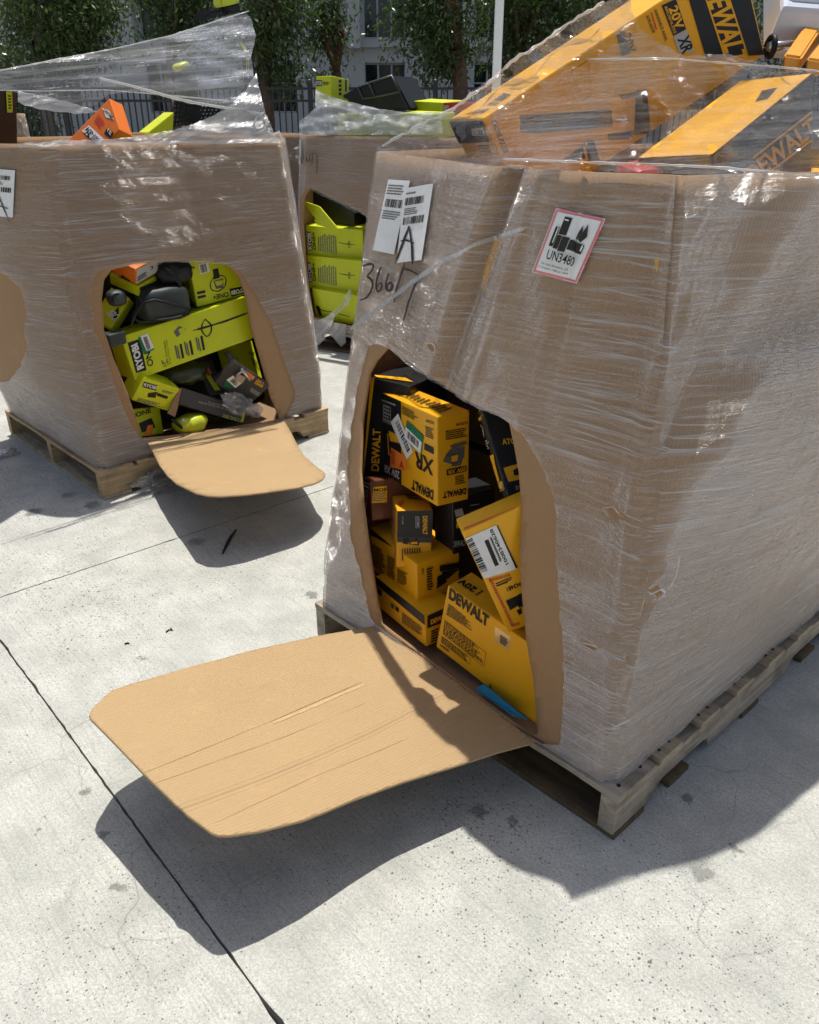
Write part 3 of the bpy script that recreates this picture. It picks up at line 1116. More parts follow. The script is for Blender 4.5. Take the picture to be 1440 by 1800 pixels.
def glyph(txt, bold=0.0):
    """outline letters of the built-in font as a flat mesh in a unit box"""
    k = (txt, bold)
    if k in GLYPH:
        return GLYPH[k]
    cu = bpy.data.curves.new('lettering', 'FONT')
    cu.body = txt
    cu.resolution_u = 3
    cu.offset = bold
    ob = bpy.data.objects.new('lettering', cu)
    col.objects.link(ob)
    dg = bpy.context.evaluated_depsgraph_get()
    me = ob.evaluated_get(dg).to_mesh()
    V = [(v.co.x, v.co.y) for v in me.vertices]
    Fc = [tuple(p.vertices) for p in me.polygons]
    ob.evaluated_get(dg).to_mesh_clear()
    bpy.data.objects.remove(ob)
    bpy.data.curves.remove(cu)
    x0, x1 = min(v[0] for v in V), max(v[0] for v in V)
    y0, y1 = min(v[1] for v in V), max(v[1] for v in V)
    V = [((x - x0) / (x1 - x0), (y - y0) / (y1 - y0)) for x, y in V]
    GLYPH[k] = (V, Fc)
    return GLYPH[k]


class FaceMap:
    def __init__(f, key, face, O=None):
        o, x, y, z = [Vector(v) for v in BOX[key]]
        ax = {'x': x, 'y': y, 'z': z}
        a, side = face[0], int(face[1])
        f.p = o + ax[a] * side
        f.u, f.v = [ax[k] for k in 'xyz' if k != a]
        f.n = f.u.cross(f.v).normalized()
        if f.n.dot(ax[a]) * (1 if side else -1) < 0:
            f.n = -f.n

    def __call__(f, px, py, off):
        q = on_plane(px, py, f.p, f.n) - f.p
        uu = max(.012, min(.988, q.dot(f.u) / f.u.length_squared))
        vv = max(.012, min(.988, q.dot(f.v) / f.v.length_squared))
        return f.p + f.u * uu + f.v * vv + f.n * off


class WallMap:
    def __init__(f, b, base=.0):
        f.b, f.base = b, base

    def __call__(f, px, py, off):
        h = f.b.hit(px, py)
        if h is None:
            for k in range(1, 20):
                h = f.b.hit(px + 3 * k, py) or f.b.hit(px - 3 * k, py)
                if h:
                    break
            h = h or (0.5, .7)
        s, z = h
        return f.b.p(s, z) + f.b.nrm(s, z) * (off + f.base)


def bil(c, u, v):
    """c = tl, tr, br, bl"""
    a = (c[0][0] + (c[1][0] - c[0][0]) * u, c[0][1] + (c[1][1] - c[0][1]) * u)
    b = (c[3][0] + (c[2][0] - c[3][0]) * u, c[3][1] + (c[2][1] - c[3][1]) * u)
    return a[0] + (b[0] - a[0]) * v, a[1] + (b[1] - a[1]) * v


def fix_winding(P, Fc):
    return P, Fc


def pr_quad(mp, c, mat, parent, off=.0006, name='printed_panel', n=1):
    P = [mp(*bil(c, i / n, j / n), off) for j in range(n + 1) for i in range(n + 1)]
    Fc = [(j * (n + 1) + i, j * (n + 1) + i + 1, (j + 1) * (n + 1) + i + 1, (j + 1) * (n + 1) + i) for j in range(n) for i in range(n)]
    return mesh_obj(name, P, Fc, mat, parent)


def pr_text(mp, txt, bl, br, tl, mat, parent, bold=.0, off=.0010, name='lettering'):
    V, Fc = glyph(txt, bold)
    P = [mp(bl[0] + (br[0] - bl[0]) * x + (tl[0] - bl[0]) * y, bl[1] + (br[1] - bl[1]) * x + (tl[1] - bl[1]) * y, off) for x, y in V]
    return mesh_obj(name, P, Fc, mat, parent)


def pr_cells(mp, c, cells, mat, parent, off=.0010, name='fine_print'):
    P, Fc = [], []
    for (u0, v0, u1, v1) in cells:
        k = len(P)
        for (u, v) in ((u0, v0), (u1, v0), (u1, v1), (u0, v1)):
            P.append(mp(*bil(c, u, v), off))
        Fc.append((k, k + 1, k + 2, k + 3))
    return mesh_obj(name, P, Fc, mat, parent)


def greek(rows, seed=0, wmin=.03, wmax=.12, fill=.55):
    """word-like dashes of small print, too small to read in the photograph"""
    rr = random.Random(seed)
    out = []
    for r_ in range(rows):
        x = 0
        end = rr.uniform(.7, 1.0)
        while x < end:
            w_ = rr.uniform(wmin, wmax)
            out.append((x, r_ / rows, min(end, x + w_), (r_ + fill) / rows))
            x += w_ + .018
    return out


def barcode(n=34, seed=0, v0=0.0, v1=1.0):
    rr = random.Random(seed)
    out = []
    x = 0
    while x < 1:
        w_ = rr.choice((.5, .5, 1, 1, 1.6)) / n
        out.append((x, v0, min(1, x + w_), v1))
        x += w_ + rr.choice((.5, .7, 1.1)) / n
    return out


def frame_cells(t_=.03, ty=None):
    ty = ty or t_
    return [(0, 0, 1, ty), (0, 1 - ty, 1, 1), (0, ty, t_, 1 - ty), (1 - t_, ty, 1, 1 - ty)]


def carton(key, mat, label, name='tool_carton', group=None, cat='carton', bev=.004):
    o, x, y, z = [Vector(v) for v in BOX[key]]
    bm = bmesh.new()
    rc = random.Random(key)
    vs = {}
    for i in (0, 1):
        for j in (0, 1):
            for k in (0, 1):
                cv = o + x * i + y * j + z * k
                cv += (o + (x + y + z) / 2 - cv).normalized() * rc.uniform(0, .0045)
                vs[i, j, k] = bm.verts.new(cv)
    for q in (((0, 0, 0), (1, 0, 0), (1, 1, 0), (0, 1, 0)), ((0, 0, 1), (1, 0, 1), (1, 1, 1), (0, 1, 1)), ((0, 0, 0), (1, 0, 0), (1, 0, 1), (0, 0, 1)), ((0, 1, 0), (1, 1, 0), (1, 1, 1), (0, 1, 1)), ((0, 0, 0), (0, 1, 0), (0, 1, 1), (0, 0, 1)), ((1, 0, 0), (1, 1, 0), (1, 1, 1), (1, 0, 1))):
        bm.faces.new([vs[c] for c in q])
    bmesh.ops.recalc_face_normals(bm, faces=bm.faces)
    bmesh.ops.bevel(bm, geom=bm.edges[:], offset=bev, segments=2, affect='EDGES', profile=.6)
    ob = bm_obj(name, bm, mat)
    return tag(ob, label, cat, group)


def sticker(mp, c, parent, bars=None, mat=WHT, off=.0014, seed=1, rows=0):
    s_ = pr_quad(mp, c, mat, parent, off, 'sticker')
    if bars:
        cc = [bil(c, *q) for q in bars]
        pr_cells(mp, cc, barcode(26, seed), INK, s_, off + .0005, 'barcode')
    return s_


def zm(bx, by, sc):
    return lambda *pts: [(bx + x * sc, by + y * sc) for x, y in pts]

# ================================================================ cartons in the front opening
za = zm(620, 630, 1 / 6)
zb = zm(620, 820, 240 / 1350)
zc = zm(760, 860, 200 / 818)
GIN = 'yellow cartons piled in the opening'


def T(mp, txt, z, bl, br, tl, mat, ob, bold=.0, off=.001):
    a, b, c = z(bl, br, tl)
    return pr_text(mp, txt, a, b, c, mat, ob, bold, off)


# R1: big carton
b1 = carton('R1', YEL, 'large upside down yellow carton with white, green and orange stickers', group=GIN)
m = FaceMap('R1', 'y0')
pr_quad(m, za((290, 340), (512, 455), (516, 1338), (300, 1200)), BLK, b1)
T(m, 'XR', za, (858, 1075), (655, 975), (852, 1240), INK, b1, .03)
T(m, 'DEWALT', za, (856, 1392), (628, 1272), (852, 1498), INK, b1, .048)
T(m, '20V XR', za, (500, 1195), (335, 1110), (496, 1275), WINK, b1, .01, .0015)
T(m, 'DCS334B', za, (858, 668), (775, 640), (858, 698), INK, b1, .02)
pr_cells(m, za((525, 500), (695, 590), (695, 680), (525, 590)), greek(5, 1), INK, b1)
pr_cells(m, za((770, 710), (858, 745), (858, 865), (770, 830)), greek(6, 2), INK, b1)
pr_quad(m, za((758, 890), (858, 940), (856, 1012), (758, 962)), INK, b1)
pr_cells(m, za((315, 430), (500, 500), (500, 530), (315, 460)), greek(1, 4), SILV, b1, .0014)
pr_cells(m, za((325, 480), (405, 515), (405, 700), (325, 660)), frame_cells(.06, .03) + greek(5, 9), SILV, b1, .0014)
pr_cells(m, za((370, 790), (530, 880), (610, 1180), (380, 1010)), frame_cells(.05), YINK, b1, .0013)
pr_quad(m, za((385, 760), (460, 800), (530, 900), (400, 870)), YINK, b1, .0012, 'tool_picture')
sticker(m, za((485, 580), (640, 985), (575, 1065), (405, 670)), b1, [(.12, .18), (.92, .18), (.92, .62), (.12, .62)], seed=4)
s_ = pr_quad(m, za((578, 652), (752, 815), (728, 1010), (550, 845)), GREEN, b1, .0018, 'sticker')
s2 = pr_quad(m, za((568, 720), (738, 885), (722, 1000), (552, 838)), WHT, s_, .0022, 'barcode_patch')
pr_cells(m, za((590, 760), (715, 880), (705, 950), (580, 830)), barcode(24, 3), INK, s_, .0026, 'barcode')
s_ = pr_quad(m, za((410, 935), (570, 1040), (570, 1185), (400, 1145)), ORI, b1, .0016, 'sticker')
T(m, 'A', za, (500, 1150), (550, 1180), (498, 1062), REDI, s_, .04, .0022)
pr_cells(m, za((415, 960), (460, 990), (455, 1130), (408, 1115)), greek(7, 5, .2, .5), REDI, s_, .0022)
m = FaceMap('R1', 'x0')
T(m, 'DEWALT', za, (1196, 1362), (953, 1410), (1194, 1428), INK, b1, .048)
pr_quad(m, za((990, 1172), (1202, 1128), (1198, 1192), (992, 1236)), INK, b1)
T(m, '20V XR', za, (1192, 1142), (1000, 1180), (1190, 1186), YINK, b1, .02, .0014)
T(m, 'DCS334B', za, (1212, 664), (1090, 686), (1210, 690), INK, b1, .02)
pr_cells(m, za((980, 765), (1212, 725), (1210, 830), (980, 870)), greek(5, 6), INK, b1)
pr_cells(m, za((1080, 1245), (1196, 1222), (1194, 1320), (1080, 1345)), greek(4, 8), INK, b1)
for q in ([(950, 1085), (985, 1010), (1110, 1000), (1090, 1130)], [(985, 1010), (1040, 950), (1180, 930), (1175, 1050)], [(1020, 922), (1190, 868), (1206, 900), (1060, 950)], [(1060, 1060), (1170, 1020), (1140, 1125), (1040, 1138)]):
    pr_quad(m, za(*q), GINK, b1, .0008 + .0001 * len(q), 'tool_picture')
pr_quad(m, za((1040, 1030), (1110, 1010), (1100, 1080), (1040, 1090)), YINK, b1, .0016, 'tool_picture')
m = FaceMap('R1', 'z1')
pr_cells(m, za((385, 335), (520, 300), (640, 360), (500, 400)), greek(5, 11), INK, b1)
pr_cells(m, za((560, 395), (660, 365), (860, 440), (740, 490)), greek(5, 12), INK, b1)
pr_cells(m, za((760, 480), (900, 450), (1080, 530), (930, 580)), greek(5, 13), INK, b1)

# R2 tall black one behind
b2 = carton('R2', BLK, 'tall black carton with yellow edges standing behind the large upside down one', group=GIN)
m = FaceMap('R2', 'y0')
pr_quad(m, za((185, 180), (232, 190), (118, 1235), (100, 1230)), YEL, b2)
T(m, 'DEWALT', za, (190, 1180), (235, 745), (178, 1160), YINK, b2, .03) if False else None
T(m, 'DEWALT', za, (280, 1190), (300, 745), (195, 1185), YINK, b2, .03)
m = FaceMap('R2', 'z1')
pr_quad(m, za((190, 165), (560, 205), (640, 250), (230, 205)), YEL, b2)

# R3 brown carton
b3 = carton('R3', BRN, 'small reddish brown carton with a yellow patch and barcode end', group=GIN)
m = FaceMap('R3', 'x0')
pr_quad(m, zb((205, 205), (340, 190), (340, 355), (188, 362)), YINK, b3)
T(m, 'MOF', zb, (208, 250), (335, 245), (212, 215), INK, b3, .03)
pr_cells(m, zb((205, 262), (330, 255), (330, 345), (195, 350)), greek(5, 15), GINK, b3)
m = FaceMap('R3', 'y0')
pr_quad(m, zb((96, 108), (166, 142), (132, 485), (112, 470)), WHT, b3, .0008, 'sticker')
pr_cells(m, [zb((96, 108))[0], zb((112, 470))[0], zb((132, 485))[0], zb((166, 142))[0]], barcode(20, 5), INK, b3, .0012, 'barcode')

# R4 half black half yellow small carton
b4 = carton('R4', YEL, 'small carton, black above and yellow below, under the large upside down one', group=GIN)
m = FaceMap('R4', 'x0')
pr_quad(m, zb((443, 432), (795, 428), (793, 700), (437, 692)), BLK, b4)
pr_quad(m, zb((437, 692), (793, 700), (792, 752), (434, 748)), GRYB, b4)
T(m, 'DEWALT', zb, (692, 488), (692, 672), (740, 488), YINK, b4, .048)
T(m, 'ATOMIC', zb, (632, 490), (632, 610), (660, 490), SILV, b4, .02)
pr_cells(m, zb((628, 492), (628, 640), (616, 640), (616, 492)), greek(1, 3), SILV, b4)
T(m, 'DCF923B', zb, (487, 490), (487, 570), (502, 490), SILV, b4)
for q in ([(500, 705), (560, 700), (545, 770), (495, 760)], [(550, 740), (660, 735), (655, 780), (560, 770)], [(615, 705), (640, 700), (640, 750), (615, 750)]):
    pr_quad(m, zb(*q), INK, b4, .0012, 'tool_picture')
pr_quad(m, zb((570, 745), (640, 742), (640, 765), (575, 765)), YINK, b4, .0016, 'tool_picture')
pr_cells(m, [zb((670, 805))[0], zb((670, 945))[0], zb((475, 945))[0], zb((475, 810))[0]], greek(8, 17), INK, b4)
pr_cells(m, zb((682, 855), (725, 855), (722, 948), (680, 948)), frame_cells(.08, .04), INK, b4)
T(m, '20V', zb, (690, 870), (690, 930), (714, 870), INK, b4, .02)
m = FaceMap('R4', 'z1')
pr_cells(m, zb((470, 240), (560, 215), (760, 350), (560, 330)), greek(6, 19), INK, b4)
T(m, '20V', zb, (440, 380), (490, 325), (470, 400), REDI, b4, .02)
m = FaceMap('R4', 'y0')
pr_quad(m, zb((338, 160), (430, 430), (424, 960), (335, 560)), FILM_BAG, b4, .002, 'clear_tape')

# R5 and R7
b5 = carton('R5', YEL, 'yellow carton with small print and a black tool pictured, under the half black one', group=GIN)
m = FaceMap('R5', 'y0')
pr_quad(m, zb((150, 565), (300, 560), (400, 800), (160, 660)), BLK, b5)
pr_cells(m, zb((190, 760), (320, 840), (330, 1080), (200, 980)), greek(12, 21), INK, b5)
pr_cells(m, zb((345, 870), (420, 920), (430, 1140), (350, 1090)), greek(10, 22), INK, b5)
pr_cells(m, zb((445, 1010), (545, 1060), (545, 1200), (445, 1150)), greek(7, 23), INK, b5)
m = FaceMap('R5', 'x0')
T(m, '001', zb, (682, 1005), (682, 1060), (705, 1005), INK, b5, .02)
pr_cells(m, zb((730, 1010), (800, 990), (795, 1225), (735, 1235)), greek(9, 24, .1, .4), INK, b5)
for q in ([(860, 980), (1100, 930), (1100, 985), (860, 1040)], [(835, 1090), (910, 1050), (930, 1140), (830, 1210)], [(880, 1040), (1060, 1005), (940, 1110), (900, 1120)]):
    pr_quad(m, zb(*q), INK, b5, .0010, 'tool_picture')
b7 = carton('R7', YEL, 'yellow carton with a black top band lying lowest in the opening', group=GIN)
m = FaceMap('R7', 'y0')
pr_quad(m, zb((210, 1055), (735, 1478), (733, 1585), (245, 1175)), BLK, b7)
pr_quad(m, zb((380, 1345), (412, 1368), (412, 1412), (380, 1390)), GREEN, b7)
pr_quad(m, zb((424, 1378), (458, 1402), (458, 1445), (424, 1420)), INK, b7)
pr_quad(m, zb((245, 1195), (290, 1232), (290, 1285), (250, 1255)), INK, b7)
pr_cells(m, zb((490, 1440), (690, 1590), (690, 1690), (490, 1545)), greek(8, 26), INK, b7)
m = FaceMap('R7', 'x0')
pr_quad(m, zb((738, 1478), (900, 1400), (900, 1540), (738, 1600)), BLK, b7)
T(m, 'DEWALT', zb, (770, 1565), (960, 1480), (770, 1515), YINK, b7, .048)
pr_cells(m, zb((775, 1625), (860, 1590), (860, 1720), (775, 1750)), greek(5, 27, .2, .6), INK, b7)

# R8 long yellow carton leaning at the bottom
b8 = carton('R8', YEL, 'long plain yellow carton slanting down to the corner of the opening', group=GIN)
m = FaceMap('R8', 'y0')
T(m, 'DEWALT', zc, (118, 785), (400, 995), (128, 700), INK, b8, .048)
pr_cells(m, zc((118, 820), (290, 960), (285, 1020), (100, 905)), greek(6, 31), INK, b8)
pr_cells(m, zc((92, 940), (390, 1175), (372, 1275), (78, 1040)), frame_cells(.006, .02) + greek(9, 32, .02, .07), INK, b8)
pr_cells(m, zc((70, 1055), (278, 1215), (270, 1260), (64, 1098)), frame_cells(.008, .05) + greek(3, 33), INK, b8)
T(m, 'N450385', zc, (58, 1128), (122, 1172), (60, 1110), INK, b8, .02)
for q in (((410, 1435), (415, 1395), (425, 1430), (440, 1445)), ((610, 1595), (640, 1620), (650, 1590), (640, 1612))):
    pr_quad(m, zc(*q), INK, b8)
pr_quad(m, zc((455, 985), (565, 1060), (555, 1160), (445, 1090)), FILM_BAG, b8, .0012, 'clear_tape')
pr_cells(m, zc((492, 1045), (548, 1085), (545, 1145), (488, 1105)), greek(4, 34, .2, .5), INK, b8, .0018)
m = FaceMap('R8', 'z1')
pr_cells(m, zc((180, 650), (230, 622), (370, 730), (315, 765)), frame_cells(.02, .05), INK, b8)
T(m, '20V', zc, (330, 715), (215, 640), (290, 745), INK, b8, .03)

# R9 carton with the long barcode
b9 = carton('R9', YEL, 'yellow carton with a big white barcode label and red striped battery warning, tilted', group=GIN)
m = FaceMap('R9', 'y0')
pr_quad(m, zc((222, 360), (460, 255), (608, 572), (362, 645)), WHT, b9, .0010, 'sticker')
cbar = zc((285, 345), (400, 585), (345, 605), (240, 372))
pr_cells(m, cbar, barcode(34, 7), INK, b9, .0016, 'barcode')
pr_quad(m, zc((373, 368), (402, 356), (478, 540), (450, 552)), INK, b9, .0016)
T(m, '1008340628', zc, (540, 545), (440, 285), (520, 560), INK, b9, .01, .0018) if False else None
T(m, '1008340628', zc, (548, 530), (430, 278), (528, 545), INK, b9, .015, .0018)
T(m, '048', zc, (258, 392), (238, 352), (245, 396), INK, b9, .01, .0018)
pr_cells(m, zc((410, 345), (425, 340), (500, 510), (485, 520)), barcode(22, 8), INK, b9, .0016, 'barcode')
pr_cells(m, zc((460, 258), (472, 262), (612, 560), (600, 568)), [(0, 0, 1, 1)], INK, b9, .0016)
stripe = [(i / 22, 0, (i + .55) / 22, 1) for i in range(22)]
pr_cells(m, zc((405, 645), (570, 990), (590, 975), (425, 640)), stripe, REDI, b9, .0012)
pr_cells(m, zc((405, 645), (620, 590), (622, 608), (410, 665)), stripe[:16], REDI, b9, .0012)
pr_cells(m, zc((570, 990), (665, 960), (660, 940), (570, 968)), stripe[:14], REDI, b9, .0012)
T(m, 'UN3481', zc, (655, 655), (530, 705), (665, 685), INK, b9, .02)
pr_cells(m, zc((470, 690), (560, 655), (570, 665), (480, 700)), greek(1, 3), INK, b9)
pr_cells(m, zc((455, 675), (600, 615), (600, 640), (465, 705)), greek(2, 36), INK, b9)
for q in ([(528, 800), (610, 765), (640, 820), (560, 870)], [(610, 760), (660, 735), (665, 840), (620, 850)], [(605, 870), (640, 850), (645, 890), (625, 905)]):
    pr_quad(m, zc(*q), INK, b9, .001, 'battery_symbol')
m = FaceMap('R9', 'z1')
pr_cells(m, zc((230, 280), (600, 130), (605, 137), (232, 288)), [(0, 0, 1, 1)], REDI, b9)

# R10, R11 black cartons
b10 = carton('R10', BLK, 'narrow black carton leaning at the edge of the opening with yellow lettering', group=GIN)
z6 = zm(600, 590, .3)
m = FaceMap('R10', 'x0')
T(m, 'DEWALT', z6, (770, 492), (825, 428), (762, 462), YINK, b10, .03)
T(m, 'ATOMIC', z6, (785, 525), (830, 488), (780, 502), YINK, b10, .02)
pr_cells(m, z6((793, 560), (832, 540), (842, 600), (805, 620)), frame_cells(.12), SILV, b10)
pr_cells(m, z6((810, 650), (865, 600), (885, 650), (835, 700)), greek(4, 41), SILV, b10)
for q in ([(862, 715), (895, 695), (905, 760), (875, 770)], [(880, 770), (905, 755), (930, 850), (915, 860)], [(912, 865), (945, 850), (950, 895), (925, 905)]):
    pr_quad(m, z6(*q), YINK, b10, .001, 'tool_picture')
pr_cells(m, z6((910, 870), (955, 845), (960, 900), (925, 920)), frame_cells(.1), SILV, b10, .0014)
m = FaceMap('R10', 'y0')
T(m, 'ATOMIC', z6, (945, 640), (1090, 630), (940, 605), YINK, b10, .03)
pr_quad(m, z6((950, 775), (1060, 745), (1075, 835), (980, 858)), YINK, b10)
pr_quad(m, z6((1005, 790), (1040, 770), (1050, 815), (1015, 820)), INK, b10, .0012, 'tool_picture')
T(m, 'D', z6, (1025, 905), (1042, 900), (1022, 882), SILV, b10, .02)
b11 = carton('R11', BLK, 'black carton with small pictures in the dark gap behind the barcode one', group=GIN)
m = FaceMap('R11', 'x0')
for q, mt in (([(1005, 430), (1080, 410), (1100, 480), (1020, 500)], SILV), ([(1020, 560), (1100, 540), (1110, 590), (1025, 610)], YINK), ([(1150, 430), (1240, 410), (1240, 480), (1150, 500)], GRYB)):
    pr_quad(m, zb(*q), mt, b11, .001, 'tool_picture')
pr_cells(m, zb((1160, 380), (1250, 365), (1250, 380), (1160, 398)), greek(1, 2), SILV, b11)
T(m, 'DEWALT', zb, (990, 800), (1120, 780), (990, 740), SILV, b11, .03)
# blue folder under the leaning carton
q = [gnd(*p_, z_) for p_, z_ in (((836, 1212), .15), ((848, 1203), .172), ((925, 1265), .16), ((900, 1258), .14))]
bl = mesh_obj('blue_card', q + [v + Vector((.006, .008, -.004)) for v in q], [(0, 1, 2, 3), (4, 5, 6, 7), (0, 1, 5, 4), (1, 2, 6, 5), (2, 3, 7, 6), (3, 0, 4, 7)], BLUE)
tag(bl, 'bright blue card poking out beneath the long yellow carton', 'card')

# ================================================================ cartons heaped on top of the front bin
zt = zm(780, 40, 380 / 1440)
zr = zm(1080, 0, .25)
GTOP = 'cartons heaped above the rim'
t1 = carton('T1', YEL, 'long yellow blower carton with black lettered end, lying aslant on top of the bin', group=GTOP)
m = FaceMap('T1', 'z0')
T(m, 'DCBL722B', zt, (314, 655), (402, 868), (346, 648), INK, t1, .02)
for q in ([(505, 618), (620, 608), (620, 732), (512, 730)], [(620, 608), (1120, 580), (1126, 692), (620, 734)], [(1280, 450), (1352, 442), (1382, 735), (1268, 745)], [(1165, 480), (1335, 448), (1335, 482), (1185, 512)], [(1090, 740), (1262, 716), (1250, 776), (1100, 785)]):
    pr_quad(m, zt(*q), INK, t1, .0008, 'tool_picture', 3)
for k in range(5):
    pr_quad(m, zt((640, 626 + k * 20), (1110, 598 + k * 20), (1110, 602 + k * 20), (640, 631 + k * 20)), GINK, t1, .0013, 'tool_picture')
pr_cells(m, zt((1150, 632), (1245, 624), (1245, 662), (1150, 668)), greek(2, 51), INK, t1)
pr_quad(m, zt((790, 918), (925, 815), (945, 905), (880, 922)), INK, t1)
pr_quad(m, zt((940, 795), (1000, 785), (1040, 915), (965, 920)), INK, t1)
pr_cells(m, zt((845, 320), (960, 250), (985, 480), (925, 522)), frame_cells(.015), INK, t1)
pr_quad(m, zr((495, -100), (960, -100), (1095, 410), (645, 410)), BLK, t1, .0007)
T(m, 'DEWALT', zr, (612, -95), (800, 462), (765, -130), YINK, t1, .03, .0013)
pr_cells(m, zr((630, -30), (640, -30), (785, 400), (770, 400)), [(0, 0, 1, 1)], YINK, t1, .0013)
pr_cells(m, zr((795, -30), (805, -30), (945, 400), (932, 400)), [(0, 0, 1, 1)], YINK, t1, .0013)
pr_quad(m, zr((332, 38), (432, -8), (505, 205), (415, 252)), BLK, t1, .0009)
pr_quad(m, zr((415, 255), (505, 207), (565, 370), (452, 368)), SILV, t1, .0009)
T(m, '20V', zr, (378, 60), (430, 215), (440, 30), YINK, t1, .03, .0014)
T(m, 'XR', zr, (440, 275), (478, 385), (520, 240), INK, t1, .03, .0014)
T(m, 'BRUSHLESS', zr, (350, 50), (418, 238), (368, 42), YINK, t1, .01, .0014)
T(m, 'HANDHELD AXIAL', zr, (278, 74), (358, 292), (298, 66), INK, t1, .015)
T(m, 'SOPLADOR', zr, (220, 114), (268, 235), (240, 106), INK, t1, .015)
pr_cells(m, zr((255, 90), (262, 86), (300, 205), (292, 210)), [(0, 0, 1, 1)], REDI, t1)
pr_cells(m, zr((15, 245), (70, 215), (110, 370), (50, 400)), [(0, 0, 1, 1)], GINK, t1)
T(m, '20V', zr, (60, 250), (100, 380), (115, 225), INK, t1, .03)
m = FaceMap('T1', 'x0')
pr_quad(m, zt((-40, 662), (258, 652), (308, 792), (-40, 800)), BLK, t1)
pr_quad(m, zt((185, 705), (262, 695), (278, 752), (195, 752)), SILV, t1, .001)
T(m, 'XR', zt, (232, 748), (272, 748), (226, 712), INK, t1, .03, .0016)
pr_cells(m, zt((228, 815), (300, 812), (318, 862), (252, 868)), frame_cells(.05) + greek(3, 52), INK, t1)
m = FaceMap('T1', 'y0')
pr_cells(m, zt((290, 545), (400, 470), (450, 478), (350, 550)), barcode(14, 9), GINK, t1, .001, 'barcode')
pr_cells(m, zt((440, 440), (560, 370), (640, 360), (520, 440)), frame_cells(.05), GINK, t1)
pr_cells(m, zt((150, 610), (240, 575), (330, 560), (270, 605)), greek(4, 53), INK, t1)

t2 = carton('T2', BLK, 'yellow and black carton with big lettering wrapped in glossy film beside the long blower carton', group=GTOP)
m = FaceMap('T2', 'y0')
o_, x_, y_, z_ = [Vector(v) for v in BOX['T2']]
nn = m.n
mesh_obj('printed_panel', [o_ + x_ * a + z_ * b + nn * .0008 for a, b in ((.01, .01), (.99, .01), (.99, .99), (.01, .99))], [(0, 1, 2, 3)], YEL, t2)
pr_quad(m, zr((1040, 640), (1150, 620), (1080, 700), (990, 720)), INK, t2, .0014)
m = FaceMap('T2', 'z0')
T(m, 'DEWALT', zr, (960, 1300), (1445, 920), (900, 1195), YINK, t2, .03)
pr_cells(m, zr((965, 1105), (1400, 765), (1406, 778), (975, 1118)), [(0, 0, 1, 1)], YINK, t2)
pr_cells(m, zr((1090, 1200), (1450, 918), (1455, 930), (1098, 1212)), [(0, 0, 1, 1)], YINK, t2)

# lower layers up to the rim, added to block light from above
def free_box(key, o, x, y, z):
    BOX[key] = (tuple(o), tuple(x), tuple(y), tuple(z))


def frame_at(o, yaw, dims, tilt=0.0, roll=0.0):
    Mx = Matrix.Rotation(yaw, 3, 'Z') @ Matrix.Rotation(tilt, 3, 'X') @ Matrix.Rotation(roll, 3, 'Y')
    return [Vector(o)] + [Mx.col[k] * dims[k] for k in range(3)]


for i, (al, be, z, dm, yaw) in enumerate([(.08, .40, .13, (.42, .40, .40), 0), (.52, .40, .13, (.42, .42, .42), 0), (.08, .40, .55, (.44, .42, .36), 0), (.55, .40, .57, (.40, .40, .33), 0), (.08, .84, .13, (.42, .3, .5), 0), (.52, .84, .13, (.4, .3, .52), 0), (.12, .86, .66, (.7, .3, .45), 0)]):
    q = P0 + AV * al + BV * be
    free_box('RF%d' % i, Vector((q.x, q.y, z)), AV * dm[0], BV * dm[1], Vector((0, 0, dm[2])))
    carton('RF%d' % i, GRYB if i % 2 else BLK, 'unseen dark carton added to block light inside the bin of yellow cartons', 'filler_carton', 'unseen dark cartons added to block light in the bin of yellow cartons')
for i, (al, be, z, dm, ti, mt, lb) in enumerate([(.06, .035, .96, (.40, .34, .22), .0, YEL, 'yellow carton lying flat just under the film at the rim'), (.06, .45, .95, (.34, .42, .30), -.06, YEL, 'yellow carton filling the top of the bin behind the lettered black one'), (.50, .50, .98, (.40, .5, .28), .1, BLK, 'black carton filling the top of the bin behind the blower carton'), (.36, .075, .885, (.24, .36, .07), .0, YEL, 'yellow carton added under the low end of the blower carton to stop a light leak')]):
    q = P0 + AV * al + BV * be
    Mx = Matrix.Rotation(ti, 3, AV)
    free_box('RT%d' % i, Vector((q.x, q.y, z)), Mx @ (AV * dm[0]), Mx @ (BV * dm[1]), Mx @ Vector((0, 0, dm[2])))
    carton('RT%d' % i, mt, lb, group=GTOP)
rp = on_plane(1160, 312, P0 + BV * .24, BV)
free_box('RED', rp + Vector((-.03, 0, -.05)), Vector((.075, .03, .01)), Vector((-.03, .06, .01)), Vector((-.012, 0, .062)))
carton('RED', REDP, 'small red plastic case showing through the film just above the rim', 'red_case', cat='case', bev=.012)

